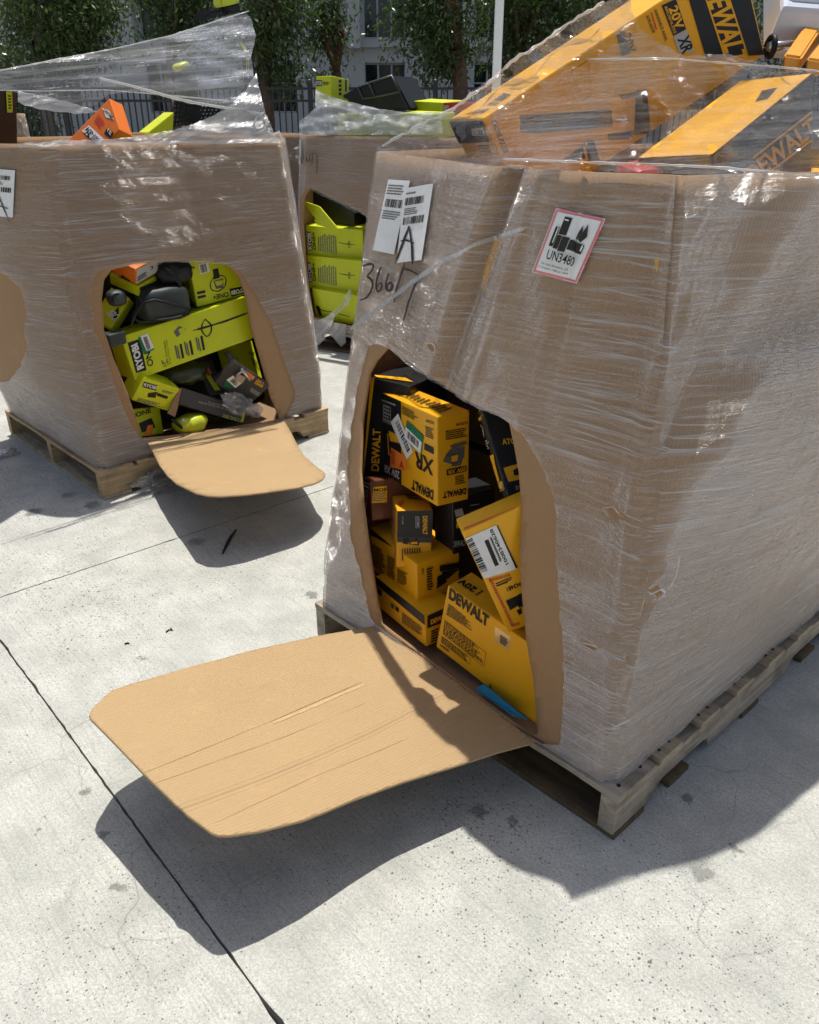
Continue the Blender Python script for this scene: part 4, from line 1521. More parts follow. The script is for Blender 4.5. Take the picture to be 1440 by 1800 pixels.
# clear organiser with amber latches
og = CAM + ray(1338, 104) * 1.80
ogx, ogy, ogz = Vector((.34, .10, -.01)), Vector((.10, .34, .16)), Vector((.02, -.02, .10))
free_box('ORG', og, ogx, ogy, ogz)
org_o = carton('ORG', plain('smoky_clear_plastic', (0.55, 0.58, 0.66), 0.18, vary=.08), 'pale clear lidded parts organiser with two amber latches on top of the heap', 'parts_organiser', cat='organiser', bev=.012)
nz_ = ogz.normalized()
rim = [og + ogz * 1.03 + ogx * a + ogy * b for a, b in ((.06, .08), (.94, .08), (.94, .94), (.06, .94), (.06, .08))]
tube_obj('lid_rim', rim, .007, plain('clear_plastic_edge', (0.62, 0.66, 0.76), .2), org_o, 6)
for k, (pa, pb) in enumerate([((1392, 112), (1440, 40)), ((1432, 118), (1475, 60))]):
    a = CAM + ray(*pa) * 1.66
    d = (CAM + ray(*pb) * 1.86) - a
    wv = Vector((.042, .012, -.004))
    uv_ = Vector((-.004, -.008, .028))
    bm = bmesh.new()
    vs = [bm.verts.new(a + d * i + wv * (j - .5) + uv_ * (l - .5)) for i in (0, 1) for j in (0, 1) for l in (0, 1)]
    bmesh.ops.convex_hull(bm, input=vs)
    bmesh.ops.bevel(bm, geom=[e for e in bm.edges if len(e.link_faces) == 2 and e.calc_face_angle() > .5], offset=.004, segments=2, affect='EDGES')
    bm_obj('latch', bm, YPLAS, org_o)
a = CAM + ray(1352, 82) * 1.72
b = CAM + ray(1400, 78) * 1.76
tube_obj('hinge_rod', [a, a.lerp(b, .5), b], .009, METAL, org_o, 10)
pts_ = [a + Vector((.0, .0, .0)) + Vector((math.cos(t_) * .004, .01 * math.sin(t_), .019 * math.sin(t_) + .0)) + Vector((-.004, 0, 0)) for t_ in [i * .5 for i in range(13)]]
tube_obj('hinge_ring', [a + Vector((.006 * math.sin(t_ * .5), .016 * math.cos(t_), .019 * math.sin(t_))) for t_ in [i * .52 for i in range(13)]], .006, DPLAS, org_o, 7)

# ================================================================ labels, marker writing and tape on the front bin
zl = zm(600, 280, 520 / 1440)
wm = WallMap(BR, .0095)


def stroke(mp, pts, width, mat, parent, off=.001, name='marker_stroke', jitter=0.0):
    sm = dens(pts, 3.0, closed=False)
    # light smoothing
    for _ in range(2):
        sm = [sm[0]] + [((sm[i - 1][0] + 2 * sm[i][0] + sm[i + 1][0]) / 4, (sm[i - 1][1] + 2 * sm[i][1] + sm[i + 1][1]) / 4) for i in range(1, len(sm) - 1)] + [sm[-1]]
    V, Fc = [], []
    for i, p_ in enumerate(sm):
        a, b = sm[max(0, i - 1)], sm[min(len(sm) - 1, i + 1)]
        dx, dy = b[0] - a[0], b[1] - a[1]
        L = math.hypot(dx, dy) or 1
        w_ = width * (.75 + .35 * noise.noise(Vector((p_[0] * .07, p_[1] * .07, 2))) + (.0 if 2 < i < len(sm) - 3 else -.25))
        nx, ny = -dy / L * w_ / 2, dx / L * w_ / 2
        V += [mp(p_[0] + nx, p_[1] + ny, off), mp(p_[0] - nx, p_[1] - ny, off)]
    for i in range(len(sm) - 1):
        Fc.append((2 * i, 2 * i + 1, 2 * i + 3, 2 * i + 2))
    return mesh_obj(name, V, Fc, mat, parent, True, uvs=[(i // 2 * .02, i % 2 * .05) for i in range(len(V))])


lab1 = pr_quad(wm, zl((248, 97), (355, 103), (275, 462), (172, 440)), WHT, bin_r, .0, 'paper_label', 16)
c_ = zl((248, 97), (355, 103), (275, 462), (172, 440))
cc = lambda c, *q: [bil(c, u, v) for u, v in q]
pr_cells(wm, cc(c_, (.08, .07), (.92, .07), (.92, .22), (.08, .22)), greek(4, 61, .08, .2), GINK, lab1, .0012)
pr_cells(wm, cc(c_, (.12, .27), (.95, .27), (.95, .38), (.12, .38)), barcode(24, 11), INK, lab1, .0012, 'barcode')
pr_cells(wm, cc(c_, (.1, .43), (.9, .43), (.9, .56), (.1, .56)), greek(4, 62, .06, .14), GINK, lab1, .0012)
lab2 = pr_quad(wm, zl((332, 140), (473, 116), (415, 488), (292, 503)), WHT, bin_r, .002, 'paper_label', 16)
c_ = zl((332, 140), (473, 116), (415, 488), (292, 503))
pr_cells(wm, cc(c_, (.1, .14), (.75, .14), (.75, .24), (.1, .24)), barcode(24, 12), INK, lab2, .0034, 'barcode')
pr_cells(wm, cc(c_, (.1, .28), (.6, .28), (.6, .38), (.1, .38)), greek(4, 63, .08, .2), GINK, lab2, .0034)
pr_cells(wm, cc(c_, (.1, .40), (.85, .40), (.85, .50), (.1, .50)), barcode(26, 13), INK, lab2, .0034, 'barcode')
pr_cells(wm, cc(c_, (.1, .07), (.5, .07), (.5, .11), (.1, .11)), greek(1, 64, .08, .2), GINK, lab2, .0034)
for st in ([(358, 325), (330, 400), (305, 465), (290, 507)], [(357, 322), (366, 365), (374, 420), (378, 508)], [(318, 396), (348, 390), (384, 408)]):
    stroke(wm, zl(*st), 4.8, MARK, bin_r, .0045)
for st in ([(125, 520), (150, 507), (178, 508), (174, 535), (143, 570), (166, 580), (176, 610), (160, 650), (135, 680), (112, 682)],
           [(213, 525), (195, 575), (190, 620), (198, 648), (214, 636), (222, 605), (214, 592), (198, 610), (192, 630)],
           [(250, 555), (238, 600), (241, 635), (258, 642), (272, 618), (264, 592), (248, 604), (240, 628)],
           [(332, 498), (312, 560), (293, 625), (278, 695)], [(325, 530), (362, 540), (402, 562), (380, 615), (350, 690), (325, 782)]):
    stroke(wm, zl(*st), 4.8, MARK, bin_r, .001)
un = pr_quad(WallMap(BR, .0095), zl((1065, 235), (1305, 287), (1165, 600), (948, 545)), PINK, bin_r, .0, 'warning_label', 20)
c_ = zl((1065, 235), (1305, 287), (1165, 600), (948, 545))
pr_quad(wm, cc(c_, (.06, .045), (.94, .045), (.94, .955), (.06, .955)), WHT, un, .0012, 'label_face', 20)
pr_cells(wm, cc(c_, (.0, .0), (1, .0), (1, 1), (0, 1)), frame_cells(.012, .01), WHT, un, .0012, 'label_border')
pr_text(wm, 'UN3480', cc(c_, (.22, .745))[0], cc(c_, (.83, .765))[0], cc(c_, (.21, .60))[0], INK, un, .012, .0085)
pr_text(wm, 'For more information, call:', cc(c_, (.17, .84))[0], cc(c_, (.75, .85))[0], cc(c_, (.17, .795))[0], INK, un, .005, .0085)
pr_text(wm, 'E Company: 1-800-651-4049', cc(c_, (.14, .90))[0], cc(c_, (.78, .915))[0], cc(c_, (.14, .855))[0], INK, un, .005, .0085)
SYM = [[(.24, .09), (.40, .09), (.40, .36), (.24, .36)], [(.14, .26), (.22, .26), (.22, .56), (.14, .56)], [(.235, .375), (.33, .375), (.33, .58), (.235, .58)], [(.345, .38), (.50, .38), (.50, .60), (.345, .60)], [(.52, .40), (.84, .44), (.84, .58), (.52, .55)], [(.60, .37), (.66, .16), (.70, .27), (.66, .39)], [(.68, .37), (.74, .12), (.82, .31), (.74, .41)]]
for k, q in enumerate(SYM):
    pr_quad(wm, cc(c_, *q), INK, un, .0026 + .0002 * k, 'battery_symbol', 6)
for q in ([(.27, .12), (.36, .12), (.36, .14), (.27, .14)], [(.44, .30), (.52, .30), (.52, .32), (.44, .32)], [(.80, .44), (.83, .44), (.83, .53), (.80, .53)], [(.20, .26), (.22, .26), (.22, .5), (.20, .5)]):
    pr_quad(wm, cc(c_, *q), WHT, un, .0050, 'battery_symbol')
# pulled cord of film across the front
stroke(WallMap(BR, .014), [(936, 398), (905, 408), (845, 428), (790, 458), (740, 492), (700, 522), (655, 556), (624, 578)], 9.0, FILM_ROPE, bin_r, .0, 'film_cord')
# lifted edges of the small tears
for t_ in tears:
    stroke(WallMap(BR, .012), [(x + 1.5 * math.sin(i * 2.1), y + 1.5 * math.cos(i * 1.7)) for i, (x, y) in enumerate(t_[:4])], 3.2, FILM_ROPE, bin_r, .002, 'torn_edge')
    stroke(WallMap(BR, .012), [t_[-1], (t_[0][0] - 3, t_[0][1] + 2), t_[0]], 2.2, FILM_ROPE, bin_r, .002, 'torn_edge')
# loose tape
stroke(wm, [(1000, 1304), (1040, 1288), (1070, 1275), (1108, 1258)], 2.6, FILM_ROPE, bin_r, .002, 'film_cord')
stroke(wm, [(1186, 968), (1178, 1010), (1165, 1032)], 2.4, FILM_ROPE, bin_r, .003, 'film_cord')


flap_r = [c for c in bin_r.children if c.name.startswith('cut_flap')][0]
CREASE = plain('crease_shade', (.385, .26, .132), .85, vary=.3, scale=60)  # fold lines' shade painted as darker kraft strokes, for contrast
PEEL = plain('peeled_kraft', (.49, .335, .17), .85, vary=.15, scale=80)
for pts_, w_, kd in FLAPMARKS:
    stroke(flap_map, pts_, w_, CREASE if kd == 'dirt_shade' else PEEL, flap_r, .0, 'crease' if kd == 'dirt_shade' else 'peeled_strip')

# ================================================================ film stretched over the tops
def px_sheet(name, outline, place, mat, parent, grid=10, uvrot=0.0, uvs=1.0, edge=6):
    pts = dens(outline, edge)
    xs = [p_[0] for p_ in outline]
    ys = [p_[1] for p_ in outline]
    allp = list(pts)
    n = len(pts)
    x = min(xs) + grid / 2
    while x < max(xs):
        y = min(ys) + grid / 2
        while y < max(ys):
            if inpoly(x, y, pts):
                allp.append((x + random.uniform(-1, 1), y + random.uniform(-1, 1)))
            y += grid * .7
        x += grid
    vs, es, fs, *_ = delaunay_2d_cdt([Vector(p_) for p_ in allp], [(i, (i + 1) % n) for i in range(n)], [], 1, 1e-4)
    keep = [f for f in fs if inpoly(sum(vs[i].x for i in f) / 3, sum(vs[i].y for i in f) / 3, pts)]
    c, s_ = math.cos(uvrot), math.sin(uvrot)
    P = [place(v.x, v.y) for v in vs]
    U = [((v.x * c + v.y * s_) * .0011 * uvs, (-v.x * s_ + v.y * c) * .0011 * uvs) for v in vs]
    return mesh_obj(name, P, keep, mat, parent, True, uvs=U)


def box_depth(keys, wall=None):
    tris = []
    V = []
    if wall:
        n = wall.n
        V = [wall.p(s_, z_) for z_ in wall.rows for s_ in wall.cols]
        tris = [(j * n + i, j * n + i + 1, (j + 1) * n + i + 1, (j + 1) * n + i) for j in range(wall.nz) for i in range(n - 1)]
    for k in keys:
        o, x, y, z = [Vector(v) for v in BOX[k]]
        n = len(V)
        V += [o + x * i + y * j + z * l for i in (0, 1) for j in (0, 1) for l in (0, 1)]
        tris += [(n + a, n + b, n + c, n + d) for a, b, c, d in ((0, 1, 3, 2), (4, 5, 7, 6), (0, 1, 5, 4), (2, 3, 7, 6), (0, 2, 6, 4), (1, 3, 7, 5))]
    return BVHTree.FromPolygons(V, tris)


def idw_place(anchors, bvh=None, gap=.012, wr=.006, seed=0, power=3.0, sx=.012, sy=.06):
    A_ = [(px, py, (P - CAM).dot(FW)) for px, py, P in anchors]

    def f(px, py):
        sw = sv = 0
        for ax, ay, d in A_:
            w_ = 1.0 / ((ax - px) ** 2 + (ay - py) ** 2 + 60) ** (power / 2)
            sw += w_
            sv += w_ * d
        d = sv / sw
        d += wr * (noise.noise(Vector((px * sx, py * sy, seed))) + .6 * noise.noise(Vector((px * sx * 2.6, py * sy * 2.2, seed + 4))))
        if bvh:
            r_ = ray(px, py)
            loc, *_r = bvh.ray_cast(CAM, r_.normalized())
            if loc is not None:
                d = min(d, (loc - CAM).dot(FW) - gap - .003 * noise.noise(Vector((px * .05, py * .1, seed))))
        return CAM + ray(px, py) * d
    return f


def corner(key, i, j, k):
    o, x, y, z = [Vector(v) for v in BOX[key]]
    return o + x * i + y * j + z * k


def proj(P):
    d = Vector(P) - CAM
    w_ = d.dot(FW)
    return 720 + FPX * d.x / w_, 900 - FPX * d.dot(UPV) / w_


anch = []
for s in [i * .05 for i in range(0, 48)] + [7 + i * .1 for i in range(10)]:
    P = BR.p(s, BR.z1) + BR.nrm(s, BR.z1) * .008
    anch.append((*proj(P), P))
for key in ('T1', 'T2'):
    for i in (0, .25, .5, .75, 1):
        for j, k in ((0, 0), (0, 1), (1, 0)):
            P = corner(key, i, j, k)
            px, py = proj(P)
            if py > -60:
                P = P - (P - CAM).normalized() * .014
                anch.append((px, py, P))
bvT = box_depth(['T1', 'T2'], BR)
out_t = [(662, 259), (690, 243), (735, 222), (770, 205), (800, 185), (826, 172), (834, 160), (860, 140), (880, 132), (896, 108), (920, 96), (962, 70), (985, 52), (1000, 38), (1040, 18), (1080, -5), (1112, -10), (1112, 22), (1130, 52), (1165, 78), (1205, 99),
         (1240, 95), (1280, 95), (1320, 105), (1360, 116), (1440, 128), (1500, 138), (1500, 332), (1440, 324), (1340, 314), (1250, 308), (1100, 302), (950, 298), (885, 295), (800, 286), (730, 278), (664, 270)]
px_sheet('stretch_film', ragged(out_t, 3.5, 12, 8), idw_place(anch, bvT, wr=.007, seed=3), FILM_TOP, bin_r, 9, uvrot=-.06)
# crumpled ridge of film along the back edge of the blower carton
ridge = [(672, 256), (735, 222), (790, 196), (828, 168), (870, 138), (898, 108), (962, 70), (1000, 40), (1060, 5)]
fr_ = idw_place(anch, None, wr=.004, seed=8)
rp_ = [fr_(*p_) for p_ in dens(ridge, 9, closed=False)]
tube_obj('film_cord', [p_ + Vector((0, 0, .006 * noise.noise(Vector((i * .7, 1, 2))))) for i, p_ in enumerate(rp_)], [.002 + .007 * abs(noise.noise(Vector((i * .8, 3, 1)))) for i in range(len(rp_))], FILM_ROPE, bin_r, 7)
lp_ = [fr_(*p_) for p_ in dens([(996, 110), (1080, 108), (1180, 108), (1280, 116), (1360, 122), (1440, 130)], 10, closed=False)]
tube_obj('film_cord', [p_ - FW * .01 for p_ in lp_], [.0018 + .0015 * noise.noise(Vector((i * .4, 9, 1))) for i in range(len(lp_))], FILM_ROPE, bin_r, 6)
rl_ = [fr_(*p_) for p_ in dens([(885, 281), (960, 284), (1060, 288), (1160, 291), (1260, 296), (1360, 304), (1450, 311)], 10, closed=False)]
tube_obj('film_cord', [p_ - FW * .004 for p_ in rl_], [.002 + .0015 * noise.noise(Vector((i * .4, 5, 1))) for i in range(len(rl_))], FILM_ROPE, bin_r, 6)

# ================================================================ contents of the bin with the smaller flap
z5 = zm(160, 430, 340 / 1440)
z7 = zm(300, 570, 200 / 1440)
z0 = zm(170, 440, 170 / 1440)
GL = 'lime cartons and tools jumbled in the smaller opening'
l1 = carton('L1', LIME, 'long lime trimmer carton lying across the middle of the opening', group=GL)
m = FaceMap('L1', 'y0')
pr_quad(m, z5((272, 730), (365, 700), (413, 935), (335, 955)), INK, l1)
T(m, 'RYOBI', z5, (395, 915), (345, 728), (345, 940), WINK, l1, .048)
T(m, 'ONE+', z5, (468, 895), (420, 720), (425, 912), INK, l1, .015)
s_ = pr_quad(m, z5((350, 690), (415, 660), (470, 780), (392, 815)), GREEN, l1, .0016, 'sticker')
pr_quad(m, z5((365, 682), (418, 658), (468, 768), (412, 792)), WHT, s_, .0022, 'barcode_patch')
pr_cells(m, z5((385, 690), (412, 682), (445, 770), (415, 785)), barcode(18, 21), INK, s_, .0028, 'barcode')
T(m, '13"', z5, (562, 905), (548, 860), (536, 908), INK, l1, .02)
T(m, '18V Cordless', z5, (580, 890), (550, 715), (566, 895), INK, l1, .0)
T(m, 'String Trimmer / Edger', z5, (600, 885), (565, 700), (588, 890), INK, l1, .0)
for k, (x, y) in enumerate([(620, 750), (690, 725), (775, 690)]):
    pr_quad(m, z5((x + 38, y - 8), (x + 55, y - 14), (x + 75, y + 92), (x + 58, y + 98)), INK, l1)
    pr_cells(m, z5((x, y), (x + 28, y - 8), (x + 50, y + 100), (x + 22, y + 108)), [(.0, .0, .35, .9), (.5, .1, .85, 1)], GINK, l1)
stroke(m, z5((760, 640), (860, 612), (1000, 570), (1175, 505)), 4.2, INK, l1, .001, 'tool_picture')
stroke(m, z5((850, 555), (825, 590), (820, 640), (862, 692), (895, 655), (898, 600), (850, 555)), 3.2, INK, l1, .0014, 'tool_picture')
pr_quad(m, z5((615, 650), (655, 605), (710, 630), (640, 690)), GINK, l1, .001, 'tool_picture')
pr_quad(m, z5((650, 630), (690, 615), (705, 640), (660, 665)), LINK, l1, .0014, 'tool_picture')
m = FaceMap('L1', 'x0')

l2 = carton('L2', LIME, 'lime carton with a fan pictured, upside down on the long one', group=GL)
m = FaceMap('L2', 'y0')
pr_quad(m, z5((1030, 330), (1150, 305), (1160, 360), (1045, 388)), INK, l2)
T(m, 'RYOBI', z5, (1150, 318), (1042, 342), (1155, 352), WINK, l2, .048, .0016)
T(m, 'ONE+', z5, (1020, 350), (905, 375), (1025, 385), INK, l2, .015)
stroke(m, z5((915, 240), (885, 290), (895, 340), (950, 350), (1000, 310), (1008, 250), (980, 225), (930, 235), (915, 240)), 2.6, INK, l2, .001, 'tool_picture')
pr_quad(m, z5((905, 185), (945, 175), (960, 245), (915, 260)), INK, l2, .001, 'tool_picture')
pr_quad(m, z5((910, 270), (985, 250), (985, 320), (930, 330)), GINK, l2, .0012, 'tool_picture')
pr_quad(m, z5((920, 275), (985, 262), (975, 300), (935, 305)), LINK, l2, .0016, 'tool_picture')
sticker(m, z5((798, 145), (870, 130), (885, 200), (815, 222)), l2, [(.1, .1), (.75, .1), (.75, .9), (.1, .9)], seed=22)
pr_quad(m, z5((788, 352), (850, 338), (852, 358), (790, 372)), INK, l2)
pr_quad(m, z5((792, 385), (852, 370), (856, 390), (796, 404)), INK, l2)
T(m, '44', z5, (775, 160), (745, 165), (775, 180), INK, l2, .02)
m = FaceMap('L2', 'x0')
T(m, 'RYOBI', z5, (775, 430), (720, 385), (770, 460), INK, l2, .03)
stroke(m, z5((700, 260), (735, 290), (730, 330), (700, 320)), 2.5, GINK, l2, .001, 'tool_picture')

l3 = carton('L3', ORG, 'orange carton with a pale printed end at the top of the smaller opening', group=GL)
m = FaceMap('L3', 'y0')
pr_quad(m, z5((340, 185), (600, 60), (620, 130), (322, 300)), SILV, l3)
T(m, '3 2', z5, (440, 190), (520, 150), (434, 165), INK, l3, .02)
pr_cells(m, z5((345, 240), (420, 190), (420, 230), (345, 280)), greek(4, 71, .2, .4), INK, l3, .0014)
m = FaceMap('L3', 'x0')
pr_quad(m, z5((225, 225), (295, 270), (290, 295), (222, 250)), INK, l3)
l4 = carton('L4', LIME, 'flat lime carton under the orange one', group=GL)
m = FaceMap('L4', 'y0')
pr_quad(m, z5((362, 318), (585, 232), (590, 248), (362, 345)), GRYB, l4)
T(m, 'R', z5, (375, 300), (405, 290), (370, 285), INK, l4, .02)
l6 = carton('L6', LIME, 'lime carton standing on its corner beside the black charger', group=GL)
m = FaceMap('L6', 'y0')
pr_quad(m, z0((225, 940), (330, 840), (520, 1100), (420, 1150)), INK, l6)
T(m, 'RYOBI', z0, (445, 1065), (250, 880), (330, 1130), WINK, l6, .03, .0016)
# small battery in front of it
q0 = on_plane(190, 592, L0 + AV * .05, AV)
free_box('BAT', q0 + Vector((0, 0, -.05)), BV * .075 + Vector((0, 0, .01)), AV * .06, Vector((.0, 0, .055)))
bt = carton('BAT', GPLAS, 'small dark grey battery wedged at the edge of the smaller opening', 'battery', cat='battery', bev=.008)
m = FaceMap('BAT', 'y0')
pr_cells(m, z0((240, 1190), (320, 1160), (330, 1240), (260, 1260)), frame_cells(.12), SILV, bt)

# black charger with its cord
def blob(name, cen, rad, mat, parent=None, seed=0, amp=.15, freq=2.0, sub=3, rot=None, squash=2.6):
    bm = bmesh.new()
    bmesh.ops.create_icosphere(bm, subdivisions=sub, radius=1.0)
    for v in bm.verts:
        d = v.co.normalized()
        k = (abs(d.x) ** squash + abs(d.y) ** squash + abs(d.z) ** squash) ** (-1 / squash)
        k *= 1 + amp * noise.noise(d * freq + Vector((seed, seed * 2, 0)))
        p_ = Vector((d.x * rad[0], d.y * rad[1], d.z * rad[2])) * k
        if rot:
            p_ = rot @ p_
        v.co = Vector(cen) + p_
    return bm_obj(name, bm, mat, parent, True)


cc_ = on_plane(286, 531, L0 + AV * .11, AV)
rotb = Matrix((BV, AV, Vector((0, 0, 1)))).transposed()
ch = blob('battery_charger', cc_, (.10, .06, .068), GPLAS, None, 3, .10, 1.4, 4, rotb, 4.5)
tag(ch, 'black rounded battery charger with its cord lying on the long lime carton', 'charger', GL)
pc = lambda x, y, o: on_plane(*z5((x, y))[0], L0 + AV * o, AV)
tube_obj('power_cord', [pc(*q) for q in ((370, 440, .05), (470, 410, .048), (560, 430, .03), (650, 455, .03), (740, 480, .048), (720, 520, .04), (600, 550, .045), (450, 570, .045), (360, 575, .05), (310, 540, .06), (340, 480, .07))], .0055, DPLAS, ch, 7)
tube_obj('power_cord', [pc(*q) for q in ((300, 600, .05), (330, 520, .05), (370, 450, .05), (360, 400, .06), (430, 350, .07))], .005, DPLAS, ch, 7)
# dark tools filling the gaps
cup = tag(blob('sander', pc(190, 395, .10), (.035, .035, .03), GPLAS, None, 7, .1, 2, 3, rotb, 3), 'dark round tool head in the corner behind the battery', 'tool', GL)
tube_obj('ring', [pc(190 + 28 * math.cos(t_), 395 + 30 * math.sin(t_), .072) for t_ in [i * .45 for i in range(15)]], .004, DPLAS, cup, 6)
tg = tag(blob('blower_body', pc(610, 200, .12), (.08, .05, .05), DPLAS, None, 9, .3, 2.5, 3, rotb, 2.2), 'dark tool body between the orange and the upper lime carton', 'tool', GL)
tube_obj('handle', [pc(540, 170, .09), pc(600, 210, .08), pc(650, 280, .08), pc(665, 330, .09)], .011, DPLAS, tg, 8)

l7 = carton('L7', LIME, 'small lime carton with a tool pictured and one flap hanging open', group=GL)
m = FaceMap('L7', 'y0')
pr_quad(m, z5((395, 1020), (495, 1048), (485, 1088), (380, 1060)), INK, l7)
T(m, 'RYOBI', z5, (388, 1052), (482, 1078), (400, 1028), WINK, l7, .03, .0016)
for q in ([(425, 1105), (490, 1095), (480, 1140), (420, 1135)], [(490, 1100), (575, 1130), (565, 1150), (490, 1125)]):
    pr_quad(m, z5(*q), INK, l7, .001, 'tool_picture')
pr_cells(m, z5((355, 1140), (560, 1195), (545, 1235), (330, 1170)), greek(4, 73), GINK, l7)
pr_cells(m, z5((530, 1080), (620, 1105), (615, 1125), (525, 1100)), greek(2, 74), GINK, l7)
fq = [pc(655, 1075, .04), pc(690, 1065, .045), pc(625, 1285, .03), pc(570, 1255, .04)]
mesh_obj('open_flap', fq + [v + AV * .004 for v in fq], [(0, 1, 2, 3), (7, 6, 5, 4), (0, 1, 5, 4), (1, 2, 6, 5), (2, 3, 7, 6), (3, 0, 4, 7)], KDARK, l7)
l8 = carton('L8', GRYB, 'long charcoal carton with tiny white print lying aslant over the hinge of the smaller flap', group=GL)
m = FaceMap('L8', 'y0')
T(m, 'Barrels & Pumps do Not fit into the gun', z5, (1125, 1270), (800, 1180), (1128, 1250), SILV, l8)
T(m, 'for use with adapter in the grip set', z5, (1130, 1245), (870, 1180), (1132, 1228), SILV, l8)
T(m, '4 X 30 M/T 58000', z5, (1115, 1325), (980, 1285), (1118, 1300), LINK, l8)
pr_quad(m, z5((1135, 1228), (1160, 1235), (1140, 1325), (1118, 1320)), LIME, l8)
l12 = carton('L12', LIME, 'lime carton standing against the wall of the smaller opening', group=GL)
m = FaceMap('L12', 'y0')
pr_cells(m, z7((985, 350), (1060, 350), (1050, 385), (990, 385)), frame_cells(.15), INK, l12)
pr_cells(m, z7((1020, 420), (1110, 480), (1150, 600), (1040, 520)), greek(5, 75), INK, l12)
l10 = carton('L10', GRYB, 'dark carton with lime edge and a red badge under the long lime one', group=GL)
m = FaceMap('L10', 'y0')
pr_quad(m, z7((335, 480), (375, 470), (630, 830), (560, 840)), LIME, l10)
pr_quad(m, z7((385, 500), (450, 470), (525, 610), (470, 660)), REDI, l10, .0012)
T(m, 'RYOBI', z7, (490, 640), (420, 520), (515, 620), SILV, l10, .02, .0018)
l11 = carton('L11', GRYB, 'dark blister pack with an orange sticker and barcode label', 'blister_pack', GL, 'blister pack')
m = FaceMap('L11', 'y0')
s_ = pr_quad(m, z7((1030, 510), (1130, 610), (1030, 705), (915, 600)), ORI, l11, .0014, 'sticker')
T(m, 'R2', z7, (970, 600), (1010, 560), (955, 575), REDI, s_, .03, .0022)
sticker(m, z7((790, 645), (895, 745), (820, 805), (705, 700)), l11, [(.25, .25), (.85, .25), (.85, .8), (.25, .8)], seed=25)
pr_quad(m, z7((700, 710), (820, 810), (760, 810), (665, 790)), GREEN, l11, .0012)
pr_cells(m, z7((1100, 690), (1190, 720), (1160, 800), (1060, 750)), frame_cells(.08) + greek(3, 77), YINK, l11)
pr_cells(m, z7((1020, 800), (1150, 880), (1130, 930), (1000, 850)), greek(4, 78), SILV, l11)
pk = pr_quad(m, z7((860, 620), (960, 660), (900, 740), (800, 690)), plain('beige_plastic', (.42, .34, .27), .4), l11, .006, 'tool_tip')
tube_obj('tool_tip', [FaceMap('L11', 'y0')(*z7((900, 525))[0], .012), FaceMap('L11', 'y0')(*z7((990, 690))[0], .012)], .007, METAL, l11, 8)
tube_obj('tool_tip', [FaceMap('L11', 'y0')(*z7((800, 640))[0], .01), FaceMap('L11', 'y0')(*z7((950, 530))[0], .012)], .005, METAL, l11, 8)
l13 = carton('L13', LIME, 'lime carton with black drawing in the bottom corner of the smaller opening', group=GL)
m = FaceMap('L13', 'y0')
T(m, 'IONE', z5, (325, 1290), (450, 1250), (318, 1255), INK, l13, .02)
pr_quad(m, z5((355, 1330), (450, 1290), (480, 1360), (380, 1400)), INK, l13, .001, 'tool_picture')
pr_quad(m, z5((420, 1345), (460, 1340), (455, 1420), (400, 1440)), ORI, l13, .0014, 'tool_picture')
# lime tool body at the bottom
tb = tag(blob('trimmer_head', pc(740, 1330, .06), (.075, .05, .04), LPLAS, None, 5, .2, 1.6, 3, rotb, 2.4), 'lime plastic tool body with a round screw behind the charcoal carton', 'tool', GL)
tube_obj('screw', [pc(682, 1310, .012), pc(682, 1310, .02)], .009, METAL, tb, 10)
tube_obj('cord', [pc(*q) for q in ((600, 1300, .03), (660, 1350, .03), (740, 1400, .03), (800, 1380, .03), (830, 1300, .04))], .007, DPLAS, tb, 7)
hd = tag(tube_obj('pruner', [pc(1010, 800, .12), pc(1045, 850, .11), (pc(1050, 930, .10)), pc(1010, 960, .10)], [.012, .014, .016, .02], plain('grey_plastic', (.13, .14, .14), .4), None, 9), 'grey curved tool handle behind the blister pack', 'tool handle', GL)
tt = tag(blob('tool_wrap', pc(700, 960, .14), (.10, .06, .05), plain('dark_olive_wrap', (.035, .042, .012), .35), None, 12, .35, 3, 3, rotb, 2.2), 'olive wrapped tool in the dark gap under the long lime carton', 'tool', GL)
bg_ = tag(blob('clear_bag', pc(1110, 1190, .015), (.085, .04, .042), FILM_BAG, None, 15, .55, 2.6, 4, rotb @ Matrix.Rotation(.55, 3, 'Y'), 2.0), 'crumpled clear plastic bag lying at the foot of the smaller opening', 'bag')
bg2 = blob('knot', pc(1215, 1235, .005), (.035, .03, .03), FILM_BAG, bg_, 18, .6, 4, 3, rotb, 2.0)
# unseen dark fillers added behind, so the gaps stay dark
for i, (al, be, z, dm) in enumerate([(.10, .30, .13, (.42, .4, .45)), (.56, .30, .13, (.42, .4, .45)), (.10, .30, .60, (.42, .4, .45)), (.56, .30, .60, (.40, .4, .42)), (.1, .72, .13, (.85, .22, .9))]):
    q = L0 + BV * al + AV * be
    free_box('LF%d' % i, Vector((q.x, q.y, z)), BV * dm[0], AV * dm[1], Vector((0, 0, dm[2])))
    carton('LF%d' % i, BLK if i % 2 else GRYB, 'unseen dark carton added to keep gaps dark in the bin of lime cartons', 'filler_carton', 'unseen dark cartons added to keep the bin of lime cartons dark inside')
for i, (al, be, z, dm, mt, lb) in enumerate([(.30, .10, 1.0, (.38, .2, .18), LIME, 'lime carton just under the film at the rim behind the orange one'), (.72, .12, 1.0, (.25, .3, .2), GRYB, 'charcoal carton just under the film at the rim below the perforated crate'), (.06, .32, 1.06, (.95, .6, .14), KRAFT, 'flat brown cardboard carton lying under the film tent')]):
    q = L0 + BV * al + AV * be
    free_box('LG%d' % i, Vector((q.x, q.y, z)), BV * dm[0], AV * dm[1], Vector((0, 0, dm[2])))
    carton('LG%d' % i, mt, lb, group=GTOP + ' of the lime bin')

